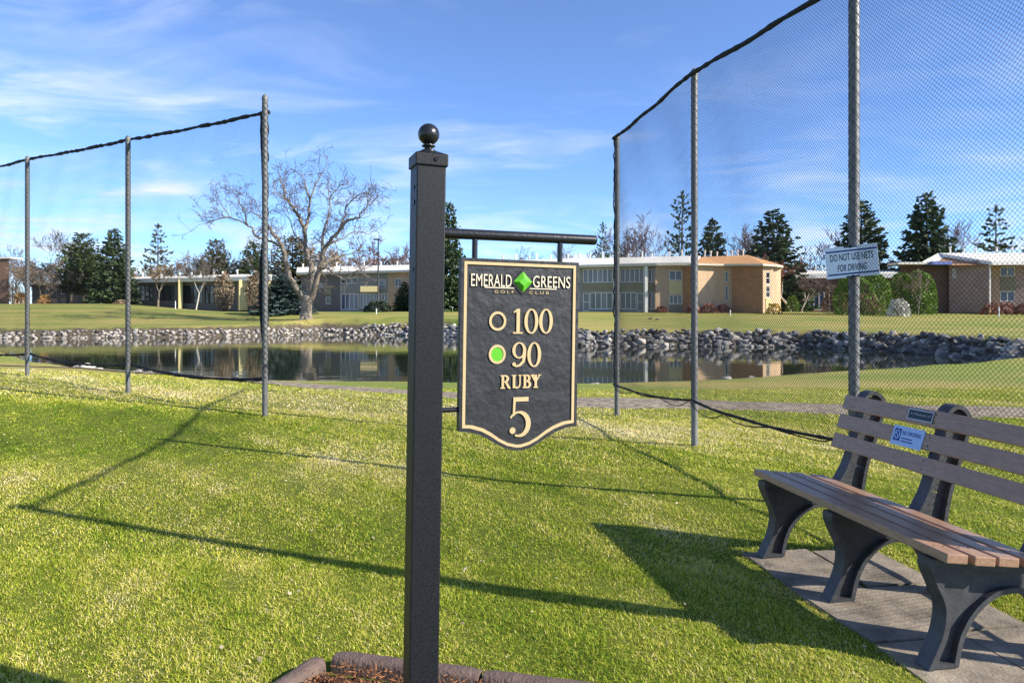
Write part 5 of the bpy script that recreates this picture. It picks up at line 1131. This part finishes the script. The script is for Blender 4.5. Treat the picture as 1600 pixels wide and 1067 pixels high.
for k in range(190):
    D = q_.uniform(138, 180); X_ = q_.uniform(-165, 165) * D / 160; h = q_.uniform(5.5, 9.5); z0 = gzf(X_, D); base_ = np.array([X_, D, z0]); n_ = 130
    zz = q_.uniform(.15, .85, n_); th = q_.uniform(0, 6.28, n_); rr = 2.6 * np.sin(np.clip(zz, .1, .95) * 3.0) * np.sqrt(q_.uniform(0, 1, n_)); P = base_ + np.stack([np.cos(th) * rr, np.sin(th) * rr, zz * h], 1)
    d = np.stack([np.cos(th) * .8, np.sin(th) * .8, q_.uniform(.5, 1.6, n_)], 1) * q_.uniform(.5, 1.3, (n_, 1)); A.append(P); B.append(P + d); RA.append(q_.uniform(.03, .09, n_)); A.append(base_[None]); B.append(base_[None] + [[0, 0, h * .7]]); RA.append(np.array([.16]))
v, t = segs(np.concatenate(A), np.concatenate(B), np.concatenate(RA), np.concatenate(RA) * .5, 3); tag(link('distant_wood', np_mesh('distant_wood', v, t), M['twig_grey']), 'grey brown leafless wood far behind all the buildings', 'wood', kind='stuff')
# shrubs
shrub('brown vase shaped shrub before the low block', 349, 88, 428, 18, 'leaf_dry', shape='vase', n=1500, leaf=.16, seed=3)
shrub('brown vase shaped shrub before the yellow piers', 397, 86, 428, 16, 'leaf_dry', shape='vase', n=1400, leaf=.16, seed=4)
shrub('dark rounded bush in the shade below the lamp post', 590, 80, 470, 20, 'shrub_dark', n=900, leaf=.16, seed=5)
shrub('tall clipped green hedge behind the third right post', 1348, 70, 429, 40, 'hedge', name='hedge', shape='column', n=5200, leaf=.13, seed=6)
shrub('tall rounded green hedge left of the gabled block', 1425, 72, 428, 33, 'hedge', name='hedge', shape='column', n=5000, leaf=.13, seed=7)
shrub('pale dry shrub between the clipped hedges', 1404, 66, 467, 17, 'shrub_pale', n=900, leaf=.11, seed=8)
for k, (x, D, yt, hw) in enumerate(((1107, 75, 474, 14), (1130, 75.5, 476, 12), (1082, 74.5, 477, 10), (1033, 76, 478, 9))):
    shrub('low russet shrub along the foot of the tan block', x, D, yt, hw, 'shrub_red', n=420, leaf=.12, seed=20 + k, group='russet shrubs along the tan block')
for k, (x, D, yt, hw) in enumerate(((1548, 70.5, 474, 14), (1572, 70.5, 473, 14), (1600, 70, 474, 13))):
    shrub('low russet shrub along the foot of the gabled block', x, D, yt, hw, 'shrub_red', n=420, leaf=.12, seed=30 + k, group='russet shrubs along the gabled block')
shrub('bright golden shrub at the foot of the bright end wall', 1209, 72.5, 474, 12, 'shrub_yellow', n=500, leaf=.11, seed=40)
shrub('orange ornamental grass at far left beside the brick tower', 32, 100, 457, 10, 'shrub_orange', n=500, leaf=.16, seed=41)
shrub('orange tan grass clump left of the grey tree', 70, 100, 461, 9, 'shrub_orange', n=400, leaf=.16, seed=42)
shrub('yellow grass clump under the broad pine', 160, 97, 466, 12, 'shrub_yellow', n=400, leaf=.13, seed=43)
shrub('russet low hedge under the dense spruce', 188, 96, 469, 10, 'leaf_dry', n=400, leaf=.13, seed=44)
shrub('green bush beside the white trunked tree', 1238, 82, 462, 10, 'hedge', n=500, leaf=.13, seed=45)
shrub('brown thicket between the low block and the hedge', 1300, 86, 446, 14, 'leaf_dry', n=900, leaf=.16, seed=46)
# lamp post
p0 = px(591, 489, 80); lp = thing('lamp_post', 'tall dark lamp post in front of the shaded block', 'lamp post', (p0.x, p0.y, gzf(p0.x, p0.y)))
hz_ = EYE - (375 - HZ) / F * 80 - gzf(p0.x, p0.y); b = MB(); b.tube([(0, 0, -.1), (0, 0, .5), (0, 0, .55), (0, 0, hz_)], [.14, .14, .10, .075], 10); b.build('pole', M['lamp_dark'], lp, smooth=True)
b = MB(); b.box((-.15, 0, hz_ + .06), (.75, .35, .16), bev=.03); b.build('lamp_head', M['lamp_dark'], lp)
# white stakes on the far lawn
for (x, D, yt, lb) in ((1141, 66, 484, 'white marker stake on the lawn before the dark brick end wall'), (1561, 62, 478, 'white marker stake on the lawn before the gabled block'), (588, 72, 482, 'white marker stake on the lawn under the lamp post'), (274, 84, 470, 'white marker stake on the lawn before the low block')):
    X_ = (x - 800) / F * D; z0 = gzf(X_, D); h = EYE - (yt - HZ) / F * D - z0; b = MB(); b.tube([(0, 0, -.1), (0, 0, h * .9), (0, 0, h)], [.055, .05, .02], 8); b.box((0, 0, h * .62), (.15, .05, .12))
    o = b.build('marker_stake', M['stake']); o.location = (X_, D, z0); tag(o, lb, 'marker stake', 'white marker stakes on the far lawn')
# geese grazing
for (x, D, fl, lb) in ((1016, 56, 1, 'brown goose walking on the far lawn nearest the right end post'), (1027, 55, -1, 'brown goose grazing on the far lawn, farther from the end post')):
    X_ = (x - 800) / F * D; z0 = gzf(X_, D); o_ = thing('goose', lb, 'goose', (X_, D, z0), 'geese on the far lawn'); o_.rotation_euler = (0, 0, 0 if fl > 0 else math.pi); o_.scale = (.5, .5, .5)
    b = MB(); nk = [(.22, 0, .42), (.30, 0, .52), (.33, 0, .62), (.38, 0, .65), (.45, 0, .64), (.50, 0, .635)] if fl > 0 else [(.22, 0, .36), (.32, 0, .32), (.38, 0, .2), (.41, 0, .12), (.45, 0, .08), (.49, 0, .05)]
    b.tube([(-.38, 0, .36), (-.28, 0, .36), (-.12, 0, .35), (.04, 0, .34), (.15, 0, .37)] + nk, [.015, .06, .13, .15, .11, .06, .04, .035, .045, .03, .008], 10)
    for sy in (-.05, .05): b.tube([(.0, sy, .25), (.0, sy, .02), (.08, sy, .005)], [.02, .012, .01], 6)
    b.build('body', M['goose'], o_, smooth=True)
